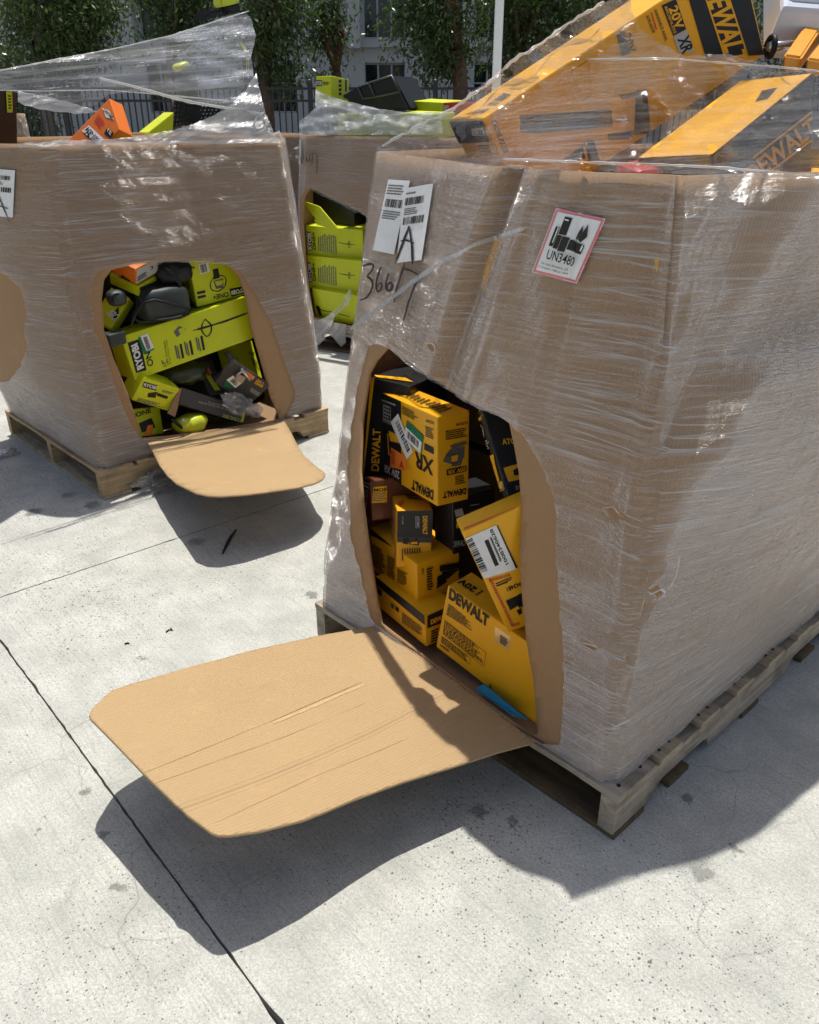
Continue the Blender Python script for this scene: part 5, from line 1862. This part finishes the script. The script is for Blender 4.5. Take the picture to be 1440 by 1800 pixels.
# ---- heaped on top of it
z9 = zm(0, 0, 1 / 3)
x1 = carton('LT1', BLK, 'tall black carton with a yellow sticker at the end of the film tent', group='things under the film tent')
m = FaceMap('LT1', 'y0')
pr_quad(m, z9((30, 480), (62, 482), (66, 592), (36, 592)), LINK, x1, .0012, 'sticker')
pr_cells(m, z9((40, 500), (58, 502), (60, 580), (44, 580)), greek(5, 81, .3, .6), INK, x1, .0018)
m = FaceMap('LT1', 'x1')
pr_quad(m, z9((30, 480), (62, 482), (66, 592), (36, 592)), LINK, x1, .0012, 'sticker')
x2 = carton('LT2', ORG, 'orange carton with white number label and round logo, tilted under the film tent', group='things under the film tent')
m = FaceMap('LT2', 'y0')
pr_quad(m, z9((540, 570), (575, 582), (605, 630), (560, 618)), WHT, x2, .001, 'logo_patch')
T(m, 'LIFETIME', z9, (545, 585), (592, 630), (556, 574), INK, x2, .02, .0018)
pr_quad(m, z9((470, 660), (552, 735), (520, 765), (432, 690)), WHT, x2, .001, 'sticker')
T(m, '001-834', z9, (530, 735), (470, 668), (505, 752), INK, x2, .015, .0018)
T(m, '-142', z9, (500, 742), (462, 690), (480, 755), INK, x2, .015, .0018)
pr_quad(m, z9((562, 678), (602, 700), (582, 728), (550, 706)), INK, x2, .001)
T(m, '21', z9, (585, 715), (567, 690), (592, 700), WINK, x2, .02, .0018)
pr_cells(m, z9((520, 600), (560, 660), (530, 690), (495, 640)), greek(4, 83), REDI, x2)
m = FaceMap('LT2', 'z1')
pr_quad(m, z9((610, 622), (625, 615), (665, 655), (650, 668)), WHT, x2, .001, 'sticker')


def prism(name, pts2, off0, off1, mat, label=None, cat=None, group=None, parent=None, p=L0, n=AV, bev=.0):
    a = [on_plane(x, y, p + n * off0, n) for x, y in pts2]
    b = [v + n * (off1 - off0) for v in a]
    k = len(a)
    o = mesh_obj(name, a + b, [tuple(range(k)), tuple(range(k, 2 * k))[::-1]] + [(i, (i + 1) % k, k + (i + 1) % k, k + i) for i in range(k)], mat, parent)
    bm = bmesh.new()
    bm.from_mesh(o.data)
    bmesh.ops.recalc_face_normals(bm, faces=bm.faces)
    if bev:
        bmesh.ops.bevel(bm, geom=bm.edges[:], offset=bev, segments=2, affect='EDGES')
    bm.to_mesh(o.data)
    bm.free()
    if label:
        tag(o, label, cat, group)
    return o


lc = prism('lime_card', z9((780, 700), (918, 590), (912, 700), (870, 720)), .22, .30, LIME, 'lime carton corner leaning against the black perforated crate', 'carton', 'things under the film tent', bev=.002)
# perforated crate
cr = empty('perforated_crate')
tag(cr, 'black perforated plastic crate under the film tent', 'crate', 'things under the film tent')
cq = z9((915, 520), (1200, 535), (1130, 640), (905, 670))


def perf(name, quad, off, nx, ny, parent, mat=DPLAS, hole=.42, p=L0, n=AV):
    V, Fc = [], []
    for j in range(ny):
        for i in range(nx):
            us = [i / nx, (i + .5 - hole / 2) / nx, (i + .5 + hole / 2) / nx, (i + 1) / nx]
            vs_ = [j / ny, (j + .5 - hole / 2) / ny, (j + .5 + hole / 2) / ny, (j + 1) / ny]
            k = len(V)
            for v in vs_:
                for u in us:
                    V.append(on_plane(*bil(quad, u, v), p + n * off, n))
            for b_ in range(3):
                for a_ in range(3):
                    if a_ == 1 and b_ == 1:
                        continue
                    Fc.append((k + b_ * 4 + a_, k + b_ * 4 + a_ + 1, k + b_ * 4 + a_ + 5, k + b_ * 4 + a_ + 4))
    return mesh_obj(name, V, Fc, mat, parent)


perf('side_panel', cq, .34, 13, 6, cr)
tube_obj('top_rim', [on_plane(*q, L0 + AV * .335, AV) for q in z9((912, 520), (1060, 520), (1200, 535))], .006, DPLAS, cr, 6)
tube_obj('corner_post', [on_plane(*q, L0 + AV * .335, AV) for q in z9((913, 520), (905, 690))], .007, DPLAS, cr, 6)
tube_obj('corner_post', [on_plane(*q, L0 + AV * .335, AV) for q in z9((1198, 535), (1140, 690))], .006, DPLAS, cr, 6)
# dark tool with a lime cap
lbz = on_plane(*z9((985, 440))[0], L0 + AV * .38, AV)
lb = tag(blob('leaf_blower', lbz, (.045, .045, .075), GPLAS, None, 4, .06, 1.4, 4, rotb, 2.3), 'dark rounded tool body with a lime cap standing behind the perforated crate', 'tool', 'things under the film tent')
blob('cap', on_plane(*z9((955, 352))[0], L0 + AV * .38, AV), (.032, .03, .016), LPLAS, lb, 6, .08, 1.5, 3, rotb @ Matrix.Rotation(-.3, 3, 'Y'), 3)
blob('handle', lbz + Vector((0, 0, -.1)), (.04, .04, .06), DPLAS, lb, 8, .06, 1.5, 3, rotb, 3)
# pole tool propping the tent
pa, pb = (425, 16), (470, 262)
pw = AV * .15
po = empty('pole_saw')
tag(po, 'black pole saw with lime grip standing upright and propping up the film', 'pole saw', 'things under the film tent')
prism('shaft', [(421, 18), (434, 17), (464, 236), (449, 240)], .15, .18, DPLAS, parent=po, bev=.003)
mpl = lambda px, py, off: on_plane(px, py, L0 + AV * .15, AV) - AV * off
pr_text(mpl, 'RYOBI', (420.5, 44), (424, 68), (427, 43), WINK, po, .02, .002)
pr_quad(mpl, [(422, 72), (432, 82), (434, 96), (423, 80)], LPLAS, po, .002, 'printed_panel')
pr_cells(mpl, [(437, 102), (437, 128), (431, 128), (431, 102)], greek(2, 85, .1, .2), LINK, po, .002)
prism('grip', [(384, -30), (424, -30), (422, 4), (409, 8), (390, 12)], .14, .20, LPLAS, parent=po, bev=.006)
prism('motor_head', [(394, 12), (422, 5), (424, 24), (406, 24)], .15, .20, DPLAS, parent=po, bev=.004)
perf('guard', [(352, 17), (402, 12), (402, 26), (332, 40)], .17, 12, 4, po, hole=.35)
prism('blade', [(330, 41), (344, 33), (348, 28), (402, 10), (402, 14), (352, 34)], .172, .178, DPLAS, parent=po)

# the tent of film
def tent_place(px, py):
    f = max(0, min(1, (255 - py) / 230))
    off = -.006 + .15 * f * (.4 + .6 * f) * max(.3, min(1, (px + 100) / 500))
    wv = .010 * noise.noise(Vector((px * .008, py * .05, 3))) + .006 * noise.noise(Vector((px * .02, py * .12, 5)))
    return on_plane(px, py, L0 + AV * (off + wv), AV)


out_n = [(-140, 148), (-60, 134), (0, 122), (100, 103), (200, 85), (300, 62), (380, 34), (420, 22), (432, 22), (444, 38), (450, 62), (446, 84), (441, 100), (447, 135), (452, 165), (460, 205), (470, 232), (488, 244), (492, 252), (440, 250), (400, 226), (420, 200), (380, 190), (330, 181), (285, 170), (240, 160), (190, 166), (165, 186), (120, 190), (80, 178), (40, 164), (0, 156), (-140, 160)]
px_sheet('stretch_film', ragged(out_n, 2.0, 21, 7), tent_place, FILM_TENT, bin_l, 9, uvrot=-.10)
# second, bunched layer sweeping up to the corner
out_n2 = [(30, 250), (120, 246), (190, 244), (250, 238), (300, 228), (350, 212), (395, 190), (425, 160), (445, 128), (452, 160), (462, 200), (478, 236), (490, 250), (400, 252), (300, 254), (220, 255), (120, 256), (30, 258)]
px_sheet('stretch_film', ragged(out_n2, 2.5, 25, 6), lambda x, y: tent_place(x, y) - AV * .02, FILM_PALE, bin_l, 7, uvrot=-.45)
px_sheet('stretch_film', ragged([(28, 160), (90, 172), (150, 188), (168, 196), (150, 200), (90, 196), (40, 186), (29, 178)], 3, 27, 6), lambda x, y: tent_place(x, y) - AV * .015, FILM_PALE, bin_l, 7, uvrot=.15)


def cord(pts, rad, parent, place=tent_place, off=.02):
    q = dens(pts, 8, closed=False)
    return tube_obj('film_cord', [place(*p_) - AV * (off + .004 * noise.noise(Vector((i * .6, 2, 1)))) for i, p_ in enumerate(q)], [rad * (.7 + .5 * abs(noise.noise(Vector((i * .35, 8, 1))))) for i in range(len(q))], FILM_ROPE, parent, 6)


cord([(170, 138), (215, 148), (260, 160), (300, 172), (340, 181), (390, 189), (420, 192), (452, 200)], .006, bin_l)
cord([(418, 190), (436, 198), (455, 205), (462, 214), (460, 228), (446, 234), (440, 222), (446, 206), (458, 198)], .006, bin_l)
cord([(-20, 158), (60, 160), (180, 158), (300, 168), (400, 178)], .002, bin_l)
cord([(-20, 127), (60, 112), (200, 85), (300, 62), (400, 30), (432, 20)], .0025, bin_l)
cord([(465, 232), (475, 238), (485, 232), (492, 246)], .008, bin_l)
# label on the wall with a marker A
wl = WallMap(BL, .009)
lab = pr_quad(wl, [(-36, 294), (31, 299), (27, 382), (-38, 376)], WHT, bin_l, .0, 'paper_label', 6)
c_ = [(-36, 294), (31, 299), (27, 382), (-38, 376)]
pr_cells(wl, cc(c_, (.3, .13), (.9, .13), (.9, .22), (.3, .22)), barcode(22, 31), INK, lab, .0016, 'barcode')
pr_cells(wl, cc(c_, (.3, .38), (.95, .38), (.95, .48), (.3, .48)), barcode(22, 32), INK, lab, .0016, 'barcode')
pr_cells(wl, cc(c_, (.3, .26), (.8, .26), (.8, .34), (.3, .34)), greek(2, 87), GINK, lab, .0016)
for st in ([(0, 336), (6, 350), (14, 370), (22, 388)], [(0, 336), (-12, 360), (-22, 384)], [(-14, 364), (0, 360), (20, 366)]):
    stroke(wl, st, 2.6, MARK, bin_l, .003)
# scrap film trailing on the ground under the flap
sc = tag(blob('film_scrap', gnd(290, 850, .03) + Vector((0, .06, .0)), (.13, .07, .048), FILM_BAG, None, 31, .8, 3.2, 4, rotb, 2.0), 'crumpled clear film scrap on the ground under the smaller flap', 'film scrap', 'film scraps on the ground')
sc2 = tag(blob('film_scrap', gnd(8, 795, .015), (.05, .04, .015), FILM_BAG, None, 33, .8, 3.2, 3, rotb, 2.0), 'small film scrap by the end of the fresh pine pallet', 'film scrap', 'film scraps on the ground')

# ================================================================ bin behind: contents and film
GC = 'lime cartons stacked in the bin behind'
z3 = zm(500, 300, 180 / 1012)
for key, lb, ys in (('C1', 'upper of three stacked lime cartons in the bin behind', (600, 790)), ('C2', 'middle of three stacked lime cartons in the bin behind', (905, 1100)), ('C3', 'lowest of three stacked lime cartons in the bin behind', None)):
    c = carton(key, LIME, lb, group=GC)
    m = FaceMap(key, 'y0')
    if ys:
        y0_, y1_ = ys
        pr_quad(m, z3((222, y0_), (262, y0_ + 4), (280, y1_ - 5), (238, y1_)), INK, c)
        T(m, 'RYOBI', z3, (275, y1_ - 12), (262, y0_ + 12), (240, y1_ - 10), WINK, c, .048, .0016)
        T(m, 'ONE+', z3, (315, y1_ - 8), (302, y0_ + 4), (285, y1_ - 5), INK, c, .02)
        pr_cells(m, [z3((335, y1_))[0], z3((330, y0_))[0], z3((520, y0_ + 10))[0], z3((528, y1_ + 40))[0]], greek(9, 91), GINK, c)
        stroke(m, z3((540, y0_ + 110), (600, y0_ + 125), (700, y0_ + 130)), 1.6, INK, c, .001, 'tool_picture')
        stroke(m, z3((640, y0_ + 95), (625, y0_ + 130), (640, y0_ + 175), (660, y0_ + 140), (640, y0_ + 95)), 1.3, INK, c, .001, 'tool_picture')
    else:
        stroke(m, z3((330, 1340), (360, 1380), (440, 1390), (560, 1420), (640, 1440)), 2.0, INK, c, .001, 'tool_picture')
        pr_quad(m, z3((310, 1330), (345, 1340), (375, 1440), (340, 1420)), INK, c, .001, 'tool_picture')
prism('lime_card', z3((175, 295), (345, 355), (525, 570), (420, 560), (325, 535), (290, 485), (310, 480)), .05, .06, LIME, 'torn lime carton flap standing up above the three stacked cartons', 'carton', GC, p=C3, n=N3)
prism('black_case', z3((215, 200), (300, 180), (560, 330), (690, 420), (690, 570), (210, 540)), .16, .30, BLK, 'black carton behind the torn lime flap', 'carton', GC, p=C3, n=N3)
for i, (a_, z_) in enumerate([(.08, .13), (.5, .13), (.08, .6), (.5, .6)]):  # unseen fillers added to keep light out of this bin
    q = C3 + D3 * a_ + N3 * .36
    free_box('CF%d' % i, Vector((q.x, q.y, z_)), D3 * .4, N3 * .6, Vector((0, 0, .45)))
    carton('CF%d' % i, BLK, 'unseen dark carton added to block light in the bin behind', 'filler_carton', 'unseen dark cartons added to darken the bin behind')
c1 = carton('CT1', LIME, 'lime carton standing upright on top of the bin behind', group=GC)
m = FaceMap('CT1', 'y0')
zz = zm(500, 120, 300 / 1440)
pr_quad(m, zz((268, 100), (318, 98), (318, 150), (268, 152)), INK, c1)
T(m, 'RYOBI', zz, (270, 145), (316, 143), (270, 108), WINK, c1, .02, .003)
T(m, 'ONE+', zz, (325, 142), (382, 140), (325, 112), INK, c1, .01)
m = FaceMap('CT1', 'x1')
for k in range(4):
    pr_quad(m, zz((458, 98 + 35 * k), (482, 98 + 35 * k), (482, 122 + 35 * k), (458, 122 + 35 * k)), INK, c1)
pr_quad(m, zz((512, 90), (526, 90), (526, 195), (512, 200)), INK, c1)
for key, mt, lb in (('CT3', LIME, 'lime carton with grey print behind pale film on the bin behind'), ('CT4', LIME, 'wide lime carton behind pale film beside the blower carton'), ('CT5', printed('pale_lime_board', (.5, .58, .16)), 'pale lime carton between two others behind pale film'), ('CT6', LIME, 'flat lime carton lying on top of the bin behind'), ('CT7', REDP, 'small red carton on top of the bin behind beside the blower carton')):
    c = carton(key, mt, lb, group=GC)
    m = FaceMap(key, 'y0')
    if key == 'CT3':
        pr_quad(m, zz((545, 420), (565, 420), (565, 525), (550, 525)), GINK, c)
        pr_cells(m, [zz((520, 430))[0], zz((520, 525))[0], zz((500, 525))[0], zz((500, 430))[0]], greek(2, 93), GINK, c)
    if key == 'CT4':
        pr_quad(m, zz((1060, 395), (1082, 395), (1080, 500), (1058, 500)), GINK, c)
        pr_quad(m, zz((1115, 425), (1130, 425), (1130, 500), (1112, 500)), GINK, c)
    if key == 'CT7':
        pr_cells(m, zz((1330, 318), (1390, 310), (1390, 350), (1330, 355)), greek(3, 95, .2, .4), WINK, c)
# black tote, open, lying on its side
o_, x_, y_, z_ = [Vector(v) for v in BOX['CT2']]
tq = [on_plane(*q, C3 + N3 * .30, N3) for q in zz((625, 160), (712, 118), (905, 60), (1068, 350), (700, 330), (470, 235))]
tote = empty('black_tote')
tag(tote, 'black plastic tote lying on its side on top of the bin behind', 'tote')
dk = N3 * .30
prism('tote_shell', zz((470, 235), (625, 150), (712, 112), (908, 58), (1068, 352), (700, 350)), .34, .60, DPLAS, parent=tote, p=C3, n=N3, bev=.012)
for pts_ in (((622, 162), (712, 126), (768, 244), (664, 256), (622, 162)), ((712, 126), (905, 62), (976, 196), (768, 244), (712, 126))):
    tube_obj('tote_rim', [on_plane(*q, C3 + N3 * .335, N3) for q in zz(*pts_)], .007, plain('grey_tote_edge', (.06, .06, .062), .35), tote, 6)  # rim lines greyer than the tote shell


def cen_place(off):
    def f(px, py):
        k = max(0, (235 - py) / 60)
        wv = .012 * noise.noise(Vector((px * .02, py * .08, 3))) + .008 * noise.noise(Vector((px * .06, py * .15, 5)))
        return on_plane(px, py, C3 + N3 * (off + .06 * k + wv), N3)
    return f


px_sheet('stretch_film', ragged(zz((125, 560), (130, 440), (190, 400), (262, 330), (265, 180), (320, 205), (400, 240), (520, 272), (680, 315), (800, 345), (1000, 368), (1330, 372), (1330, 555), (900, 560), (500, 560), (220, 560)), 1.5, 41, 5), cen_place(-.01), FILM_PALE, bin_c, 6, uvrot=.2, uvs=2.5)
px_sheet('stretch_film', ragged(z3((655, 1160), (665, 1230), (610, 1350), (500, 1440), (440, 1600), (360, 1700), (300, 1745), (270, 1600), (260, 1480), (350, 1470), (440, 1430), (540, 1330)), 2, 43, 5), lambda x, y: on_plane(x, y, C3 + N3 * (-.03 + .03 * noise.noise(Vector((x * .05, y * .03, 7)))), N3), FILM_PALE, bin_c, 6, uvrot=-.9, uvs=2.5)
px_sheet('stretch_film', ragged(z3((440, 1600), (500, 1500), (610, 1520), (600, 1700), (560, 1740)), 2, 45, 5), lambda x, y: on_plane(x, y, C3 + N3 * (-.02 + .02 * noise.noise(Vector((x * .05, y * .03, 9)))), N3), FILM_PALE, bin_c, 6, uvrot=-.9, uvs=2.5)
wc = WallMap(BC, .012)
for st in ([(154, 690), (175, 690), (165, 730), (180, 760), (155, 808)], [(205, 700), (192, 770), (205, 800), (218, 770), (200, 765)], [(232, 710), (218, 780), (230, 805), (240, 780), (226, 770)], [(250, 700), (243, 830)], [(255, 715), (288, 718), (288, 800), (285, 890)]):
    stroke(wc, zz(*st), 1.6, MARK, bin_c, .002)
pr_quad(wc, zz((106, 592), (134, 600), (130, 808), (104, 800)), WHT, bin_c, .0, 'paper_label', 3)

# ================================================================ background: fence, lamp post, trees, building
FENCE_Y = 16.0
IRON = plain('black_iron', (0.012, 0.012, 0.013), 0.4)
fe = empty('picket_fence', (0, FENCE_Y, 0))
tag(fe, 'black iron picket fence along the edge of the yard', 'fence')


def box_mesh(name, x, y, z):
    V = [(a, b, c) for a in x for b in y for c in z]
    me = bpy.data.meshes.new(name)
    me.from_pydata(V, [], [(0, 1, 3, 2), (4, 6, 7, 5), (0, 4, 5, 1), (2, 3, 7, 6), (0, 2, 6, 4), (1, 5, 7, 3)])
    return me


ftop = at_y(600, 152, FENCE_Y).z
pm = box_mesh('picket', (-.011, .011), (-.011, .011), (.06, ftop - .02))
pm.materials.append(IRON)
x = -9.0
while x < 6.0:
    o = bpy.data.objects.new('picket', pm)
    o.location = (x, 0, 0)
    link(o, fe)
    x += .105
pom = box_mesh('post', (-.035, .048), (-.035, .048), (0, ftop + .06))
pom.materials.append(IRON)
for px in (545, 765, 330, 110, -80, 985):
    o = bpy.data.objects.new('post', pom)
    o.location = (at_y(px, 170, FENCE_Y).x, 0, 0)
    link(o, fe)
    ball = blob('post_cap', (o.location.x, 0, ftop + .08), (.05, .05, .04), IRON, fe, 1, 0, 1, 2, None, 2)
for z in (ftop - .03, ftop - .22, .14):
    me = box_mesh('rail', (-9.2, 6.2), (-.02, .02), (z - .02, z + .02))
    me.materials.append(IRON)
    link(bpy.data.objects.new('rail', me), fe)

# white lamp post
lpB = at_y(873, 135, 13.0)
WPAINT = plain('white_pole_paint', (.72, .74, .76), .4, vary=.05)
lp = empty('lamp_post', (lpB.x, 13.0, 0))
tag(lp, 'plain white lamp post standing in front of the trees', 'lamp post')
mesh_obj('pole', *tube([(0, 0, 0), (0, 0, 4), (0, 0, 7.0)], [.062, .06, .055], 14), WPAINT, lp, True)
mesh_obj('base_plate', *tube([(0, 0, 0), (0, 0, .03)], [.16, .16], 12), WPAINT, lp)
mesh_obj('lamp_arm', *tube([(0, 0, 6.9), (.3, 0, 7.15), (.9, 0, 7.2)], [.04, .035, .03], 10), WPAINT, lp, True)
mesh_obj('lamp_head', *tube([(.85, 0, 7.2), (1.0, 0, 7.2), (1.35, 0, 7.18)], [.05, .11, .06], 10), WPAINT, lp, True)

# building
BY = 31.0
WALLM = plain('pale_render', (.56, .565, .55), .8, vary=.06, scale=3)
TRIM = plain('window_metal', (.42, .45, .47), .4)
GLASS = plain('dark_glass', (.012, .02, .024), .05, spec=.8, vary=.3, scale=2)
bd = empty('office_building', (0, BY, 0))
tag(bd, 'pale grey office building with dark ribbon windows behind the trees', 'building')


def bx(name, x, y, z, mat, parent):
    me = box_mesh(name, x, y, z)
    bm = bmesh.new()
    bm.from_mesh(me)
    bmesh.ops.recalc_face_normals(bm, faces=bm.faces)
    bm.to_mesh(me)
    bm.free()
    me.materials.append(mat)
    return link(bpy.data.objects.new(name, me), parent)


up0 = at_y(640, 68, BY)
lw0 = at_y(618, 110, BY)
lw1 = at_y(722, 150, BY)
bays = []
wx0, wx1 = up0.x, at_y(712, 68, BY).x
step = (wx1 - wx0) + 2.3
xs = [wx0 + step * k for k in range(-7, 7)]
wid = wx1 - wx0
zU0, zU1 = up0.z, up0.z + 2.3
zL0, zL1 = lw0.z - 1.5, lw0.z
edges = sorted([(x, x + wid) for x in xs])
lo, hi = edges[0][0] - 2.3, edges[-1][1] + 2.3
for k, (z0_, z1_) in enumerate([(0, zL0), (zL1, zU0), (zU1, zU1 + 1.4)]):
    bx('wall', (lo, hi), (0, .3), (z0_, z1_), WALLM, bd)
for (z0_, z1_) in ((zL0, zL1), (zU0, zU1)):
    prev = lo
    for a, b in edges + [(hi, hi)]:
        bx('wall', (prev, a), (0, .3), (z0_ + .001, z1_ - .001), WALLM, bd)
        prev = b
    for a, b in edges:
        w_ = bx('window', (a, b), (.16, .2), (z0_, z1_), GLASS, bd)
        n = 3
        for i in range(n + 1):
            xx = a + (b - a) * i / n
            bx('mullion', (xx - .03, xx + .03), (.10, .155), (z0_, z1_), TRIM, w_)
        for zz_ in (z0_ + .03, (z0_ + z1_) / 2 + .15, z1_ - .03):
            bx('mullion', (a, b), (.115, .15), (zz_ - .025, zz_ + .025), TRIM, w_)
bx('ledge', (lo, hi), (-.12, -.002), (zU0 - .25, zU0 - .05), WALLM, bd)
for x in xs:
    bx('fin', (x - .5, x - .1), (-.55, -.125), (zU0 - .3, zU1 + .3), WALLM, bd)
bx('roof', (lo - .2, hi + .2), (-.3, 12), (zU1 + 1.401, zU1 + 1.7), WALLM, bd)
bx('rear_block', (lo, hi), (.301, 11.5), (0, zU1 + 1.39), WALLM, bd)

# planting strip kerb in front of the building
pl = bx('planting_bed', (-40, 40), (FENCE_Y + .6, BY - .7), (-.02, .10), plain('bark_mulch', (.05, .038, .026), .95, vary=.5, scale=40, bump=.6), None)
tag(pl, kind='structure')

# ---- trees
def leaf_mat(name, rgb):
    t = NT(name)
    t.t.nodes.remove(t.b)
    info = t.n('ObjectInfo')
    v = t.coords('Object')
    f = t.noise(v, 1.7, 3)
    f2 = t.noise(v, 30, 1)
    c = t.mix(f2, tuple(x * .6 for x in rgb), tuple(x * 1.5 for x in rgb))
    c = t.mix(t.math('MULTIPLY', f, .5), c, (rgb[0] * 1.3, rgb[1] * 1.15, rgb[2] * .7))
    p = t.n('BsdfPrincipled')
    p.inputs['Roughness'].default_value = .34
    p.inputs['Specular IOR Level'].default_value = .55
    t.l(c, p.inputs['Base Color'])
    tl = t.n('BsdfTranslucent')
    t.l(t.mix(1.0, c, (1.1, 1.3, .5), 'MULTIPLY'), tl.inputs[0])
    mx = t.n('MixShader')
    mx.inputs[0].default_value = .28
    t.l(p.outputs[0], mx.inputs[1])
    t.l(tl.outputs[0], mx.inputs[2])
    t.l(mx.outputs[0], t.out.inputs[0])
    return t.m


LEAF = [leaf_mat('leaf_dark', (.066, .108, .036)), leaf_mat('leaf_mid', (.082, .125, .042))]
BARK = plain('red_brown_bark', (.15, .082, .05), .85, vary=.4, scale=14, bump=.6)
BARK2 = plain('pale_bark', (.26, .22, .18), .85, vary=.3, scale=14, bump=.5)


def tree(px, Y, crown_px, zbot, ztop, rad, nleaf, seed, mat, bark, label, lean=0.0, fork=2.2, tr=.13, shrub=False):
    rr = np.random.default_rng(seed)
    rs = random.Random(seed)
    base = at_y(px, 150, Y)
    base.z = 0
    cx = at_y(crown_px, 100, Y).x - base.x
    rt = empty('broadleaf_tree' if not shrub else 'shrub', base)
    tag(rt, label, 'tree' if not shrub else 'shrub', 'trees beyond the fence')
    fk = Vector((lean, 0, fork))
    V, Fc = [], []

    def add(pts, rad_, sides=9):
        v, f = tube(pts, rad_, sides)
        k = len(V)
        V.extend(v)
        Fc.extend([tuple(i + k for i in q) for q in f])
    if not shrub:
        add([(0, 0, 0), (lean * .2, .05, fork * .35), (lean * .6, -.03, fork * .7), fk], [tr * 1.35, tr * 1.05, tr * .95, tr * .9], 11)
    tips = []
    zc = (zbot + ztop) / 2
    for k in range(9 if not shrub else 5):
        an = rs.uniform(0, 2 * math.pi)
        rr_ = rad * rs.uniform(.35, .85)
        tip = Vector((cx + rr_ * math.cos(an), rr_ * math.sin(an), rs.uniform(zbot + .5, ztop - .6)))
        st = fk if not shrub else Vector((0, 0, .05))
        md = st.lerp(tip, .5) + Vector((rs.uniform(-.25, .25), rs.uniform(-.25, .25), .25))
        add([st, md, tip], [tr * .55, tr * .32, tr * .1], 7)
        tips.append((st, md, tip))
    mesh_obj('trunk', V, Fc, bark, rt, True)
    # leaf clumps through the crown volume
    ncl = max(20, nleaf // 110)
    u = rr.normal(size=(ncl, 3))
    u /= np.linalg.norm(u, axis=1)[:, None]
    rad3 = rr.uniform(.25, 1.0, ncl) ** .45
    cl = u * rad3[:, None] * np.array([rad, rad * .9, (ztop - zbot) / 2]) + np.array([cx, 0, zc])
    # uneven outline
    cl *= 1
    cl[:, 0] += rr.normal(0, .12, ncl)
    per = nleaf // ncl
    cs = rr.uniform(.16, .40, ncl)
    ctr = np.repeat(cl, per, 0) + rr.normal(size=(ncl * per, 3)) * np.repeat(cs, per)[:, None] * np.array([1, 1, .8])
    n = len(ctr)
    L = rr.uniform(.08, .17, n)
    W = L * rr.uniform(.26, .40, n)
    d = rr.normal(size=(n, 3))
    d[:, 2] -= .75                        # leaves hang
    d /= np.linalg.norm(d, axis=1)[:, None]
    s_ = np.cross(d, rr.normal(size=(n, 3)))
    s_ /= np.linalg.norm(s_, axis=1)[:, None]
    nn_ = np.cross(d, s_)
    P = np.empty((n, 4, 3))
    P[:, 0] = ctr
    P[:, 1] = ctr + d * (L * .45)[:, None] + s_ * (W * .5)[:, None] + nn_ * (W * .12)[:, None]
    P[:, 2] = ctr + d * L[:, None]
    P[:, 3] = ctr + d * (L * .45)[:, None] - s_ * (W * .5)[:, None] + nn_ * (W * .12)[:, None]
    me = bpy.data.meshes.new('crown')
    me.vertices.add(n * 4)
    me.vertices.foreach_set('co', P.reshape(-1).astype(np.float32))
    me.loops.add(n * 4)
    me.loops.foreach_set('vertex_index', np.arange(n * 4, dtype=np.int32))
    me.polygons.add(n)
    me.polygons.foreach_set('loop_start', np.arange(n, dtype=np.int32) * 4)
    me.polygons.foreach_set('loop_total', np.full(n, 4, dtype=np.int32))
    me.materials.append(mat)
    me.update(calc_edges=True)
    me.validate()
    link(bpy.data.objects.new('crown', me), rt)
    return rt


tree(75, 20, 120, 2.1, 5.4, 1.10, 17000, 1, LEAF[1], BARK2, 'leafy tree with pale trunk seen above the film tent')
tree(15, 20.5, 8, .3, 2.75, .75, 6000, 2, LEAF[1], BARK2, 'low green shrub behind the end of the film tent', shrub=True)
tree(300, 20.5, 340, 2.45, 5.4, .72, 9000, 3, LEAF[0], BARK2, 'leafy tree standing behind the lime grip of the pole saw')
tree(466, 19, 485, 1.85, 5.4, .50, 9000, 4, LEAF[0], BARK, 'dark tree with red brown trunk behind the picket fence by the film tent', lean=.02)
tree(592, 21, 572, 2.1, 5.2, .24, 3000, 5, LEAF[0], BARK, 'slender dark tree in front of the office windows')
tree(818, 19.5, 772, 1.9, 5.4, .74, 12000, 6, LEAF[0], BARK, 'dark tree with a forked red brown trunk beside the lamp post', lean=-.16, fork=2.55, tr=.17)
tree(885, 21, 950, 1.95, 5.6, 1.15, 16000, 7, LEAF[0], BARK, 'broad dark tree behind the lamp post', lean=.35, fork=2.3, tr=.13)
tree(1130, 21.5, 1120, 1.9, 5.8, 1.7, 16000, 8, LEAF[0], BARK, 'dark tree behind the heap of yellow cartons', fork=2.3)
tree(1420, 21.5, 1430, 1.9, 5.8, 1.7, 12000, 9, LEAF[0], BARK, 'dark tree behind the clear organiser', fork=2.3)
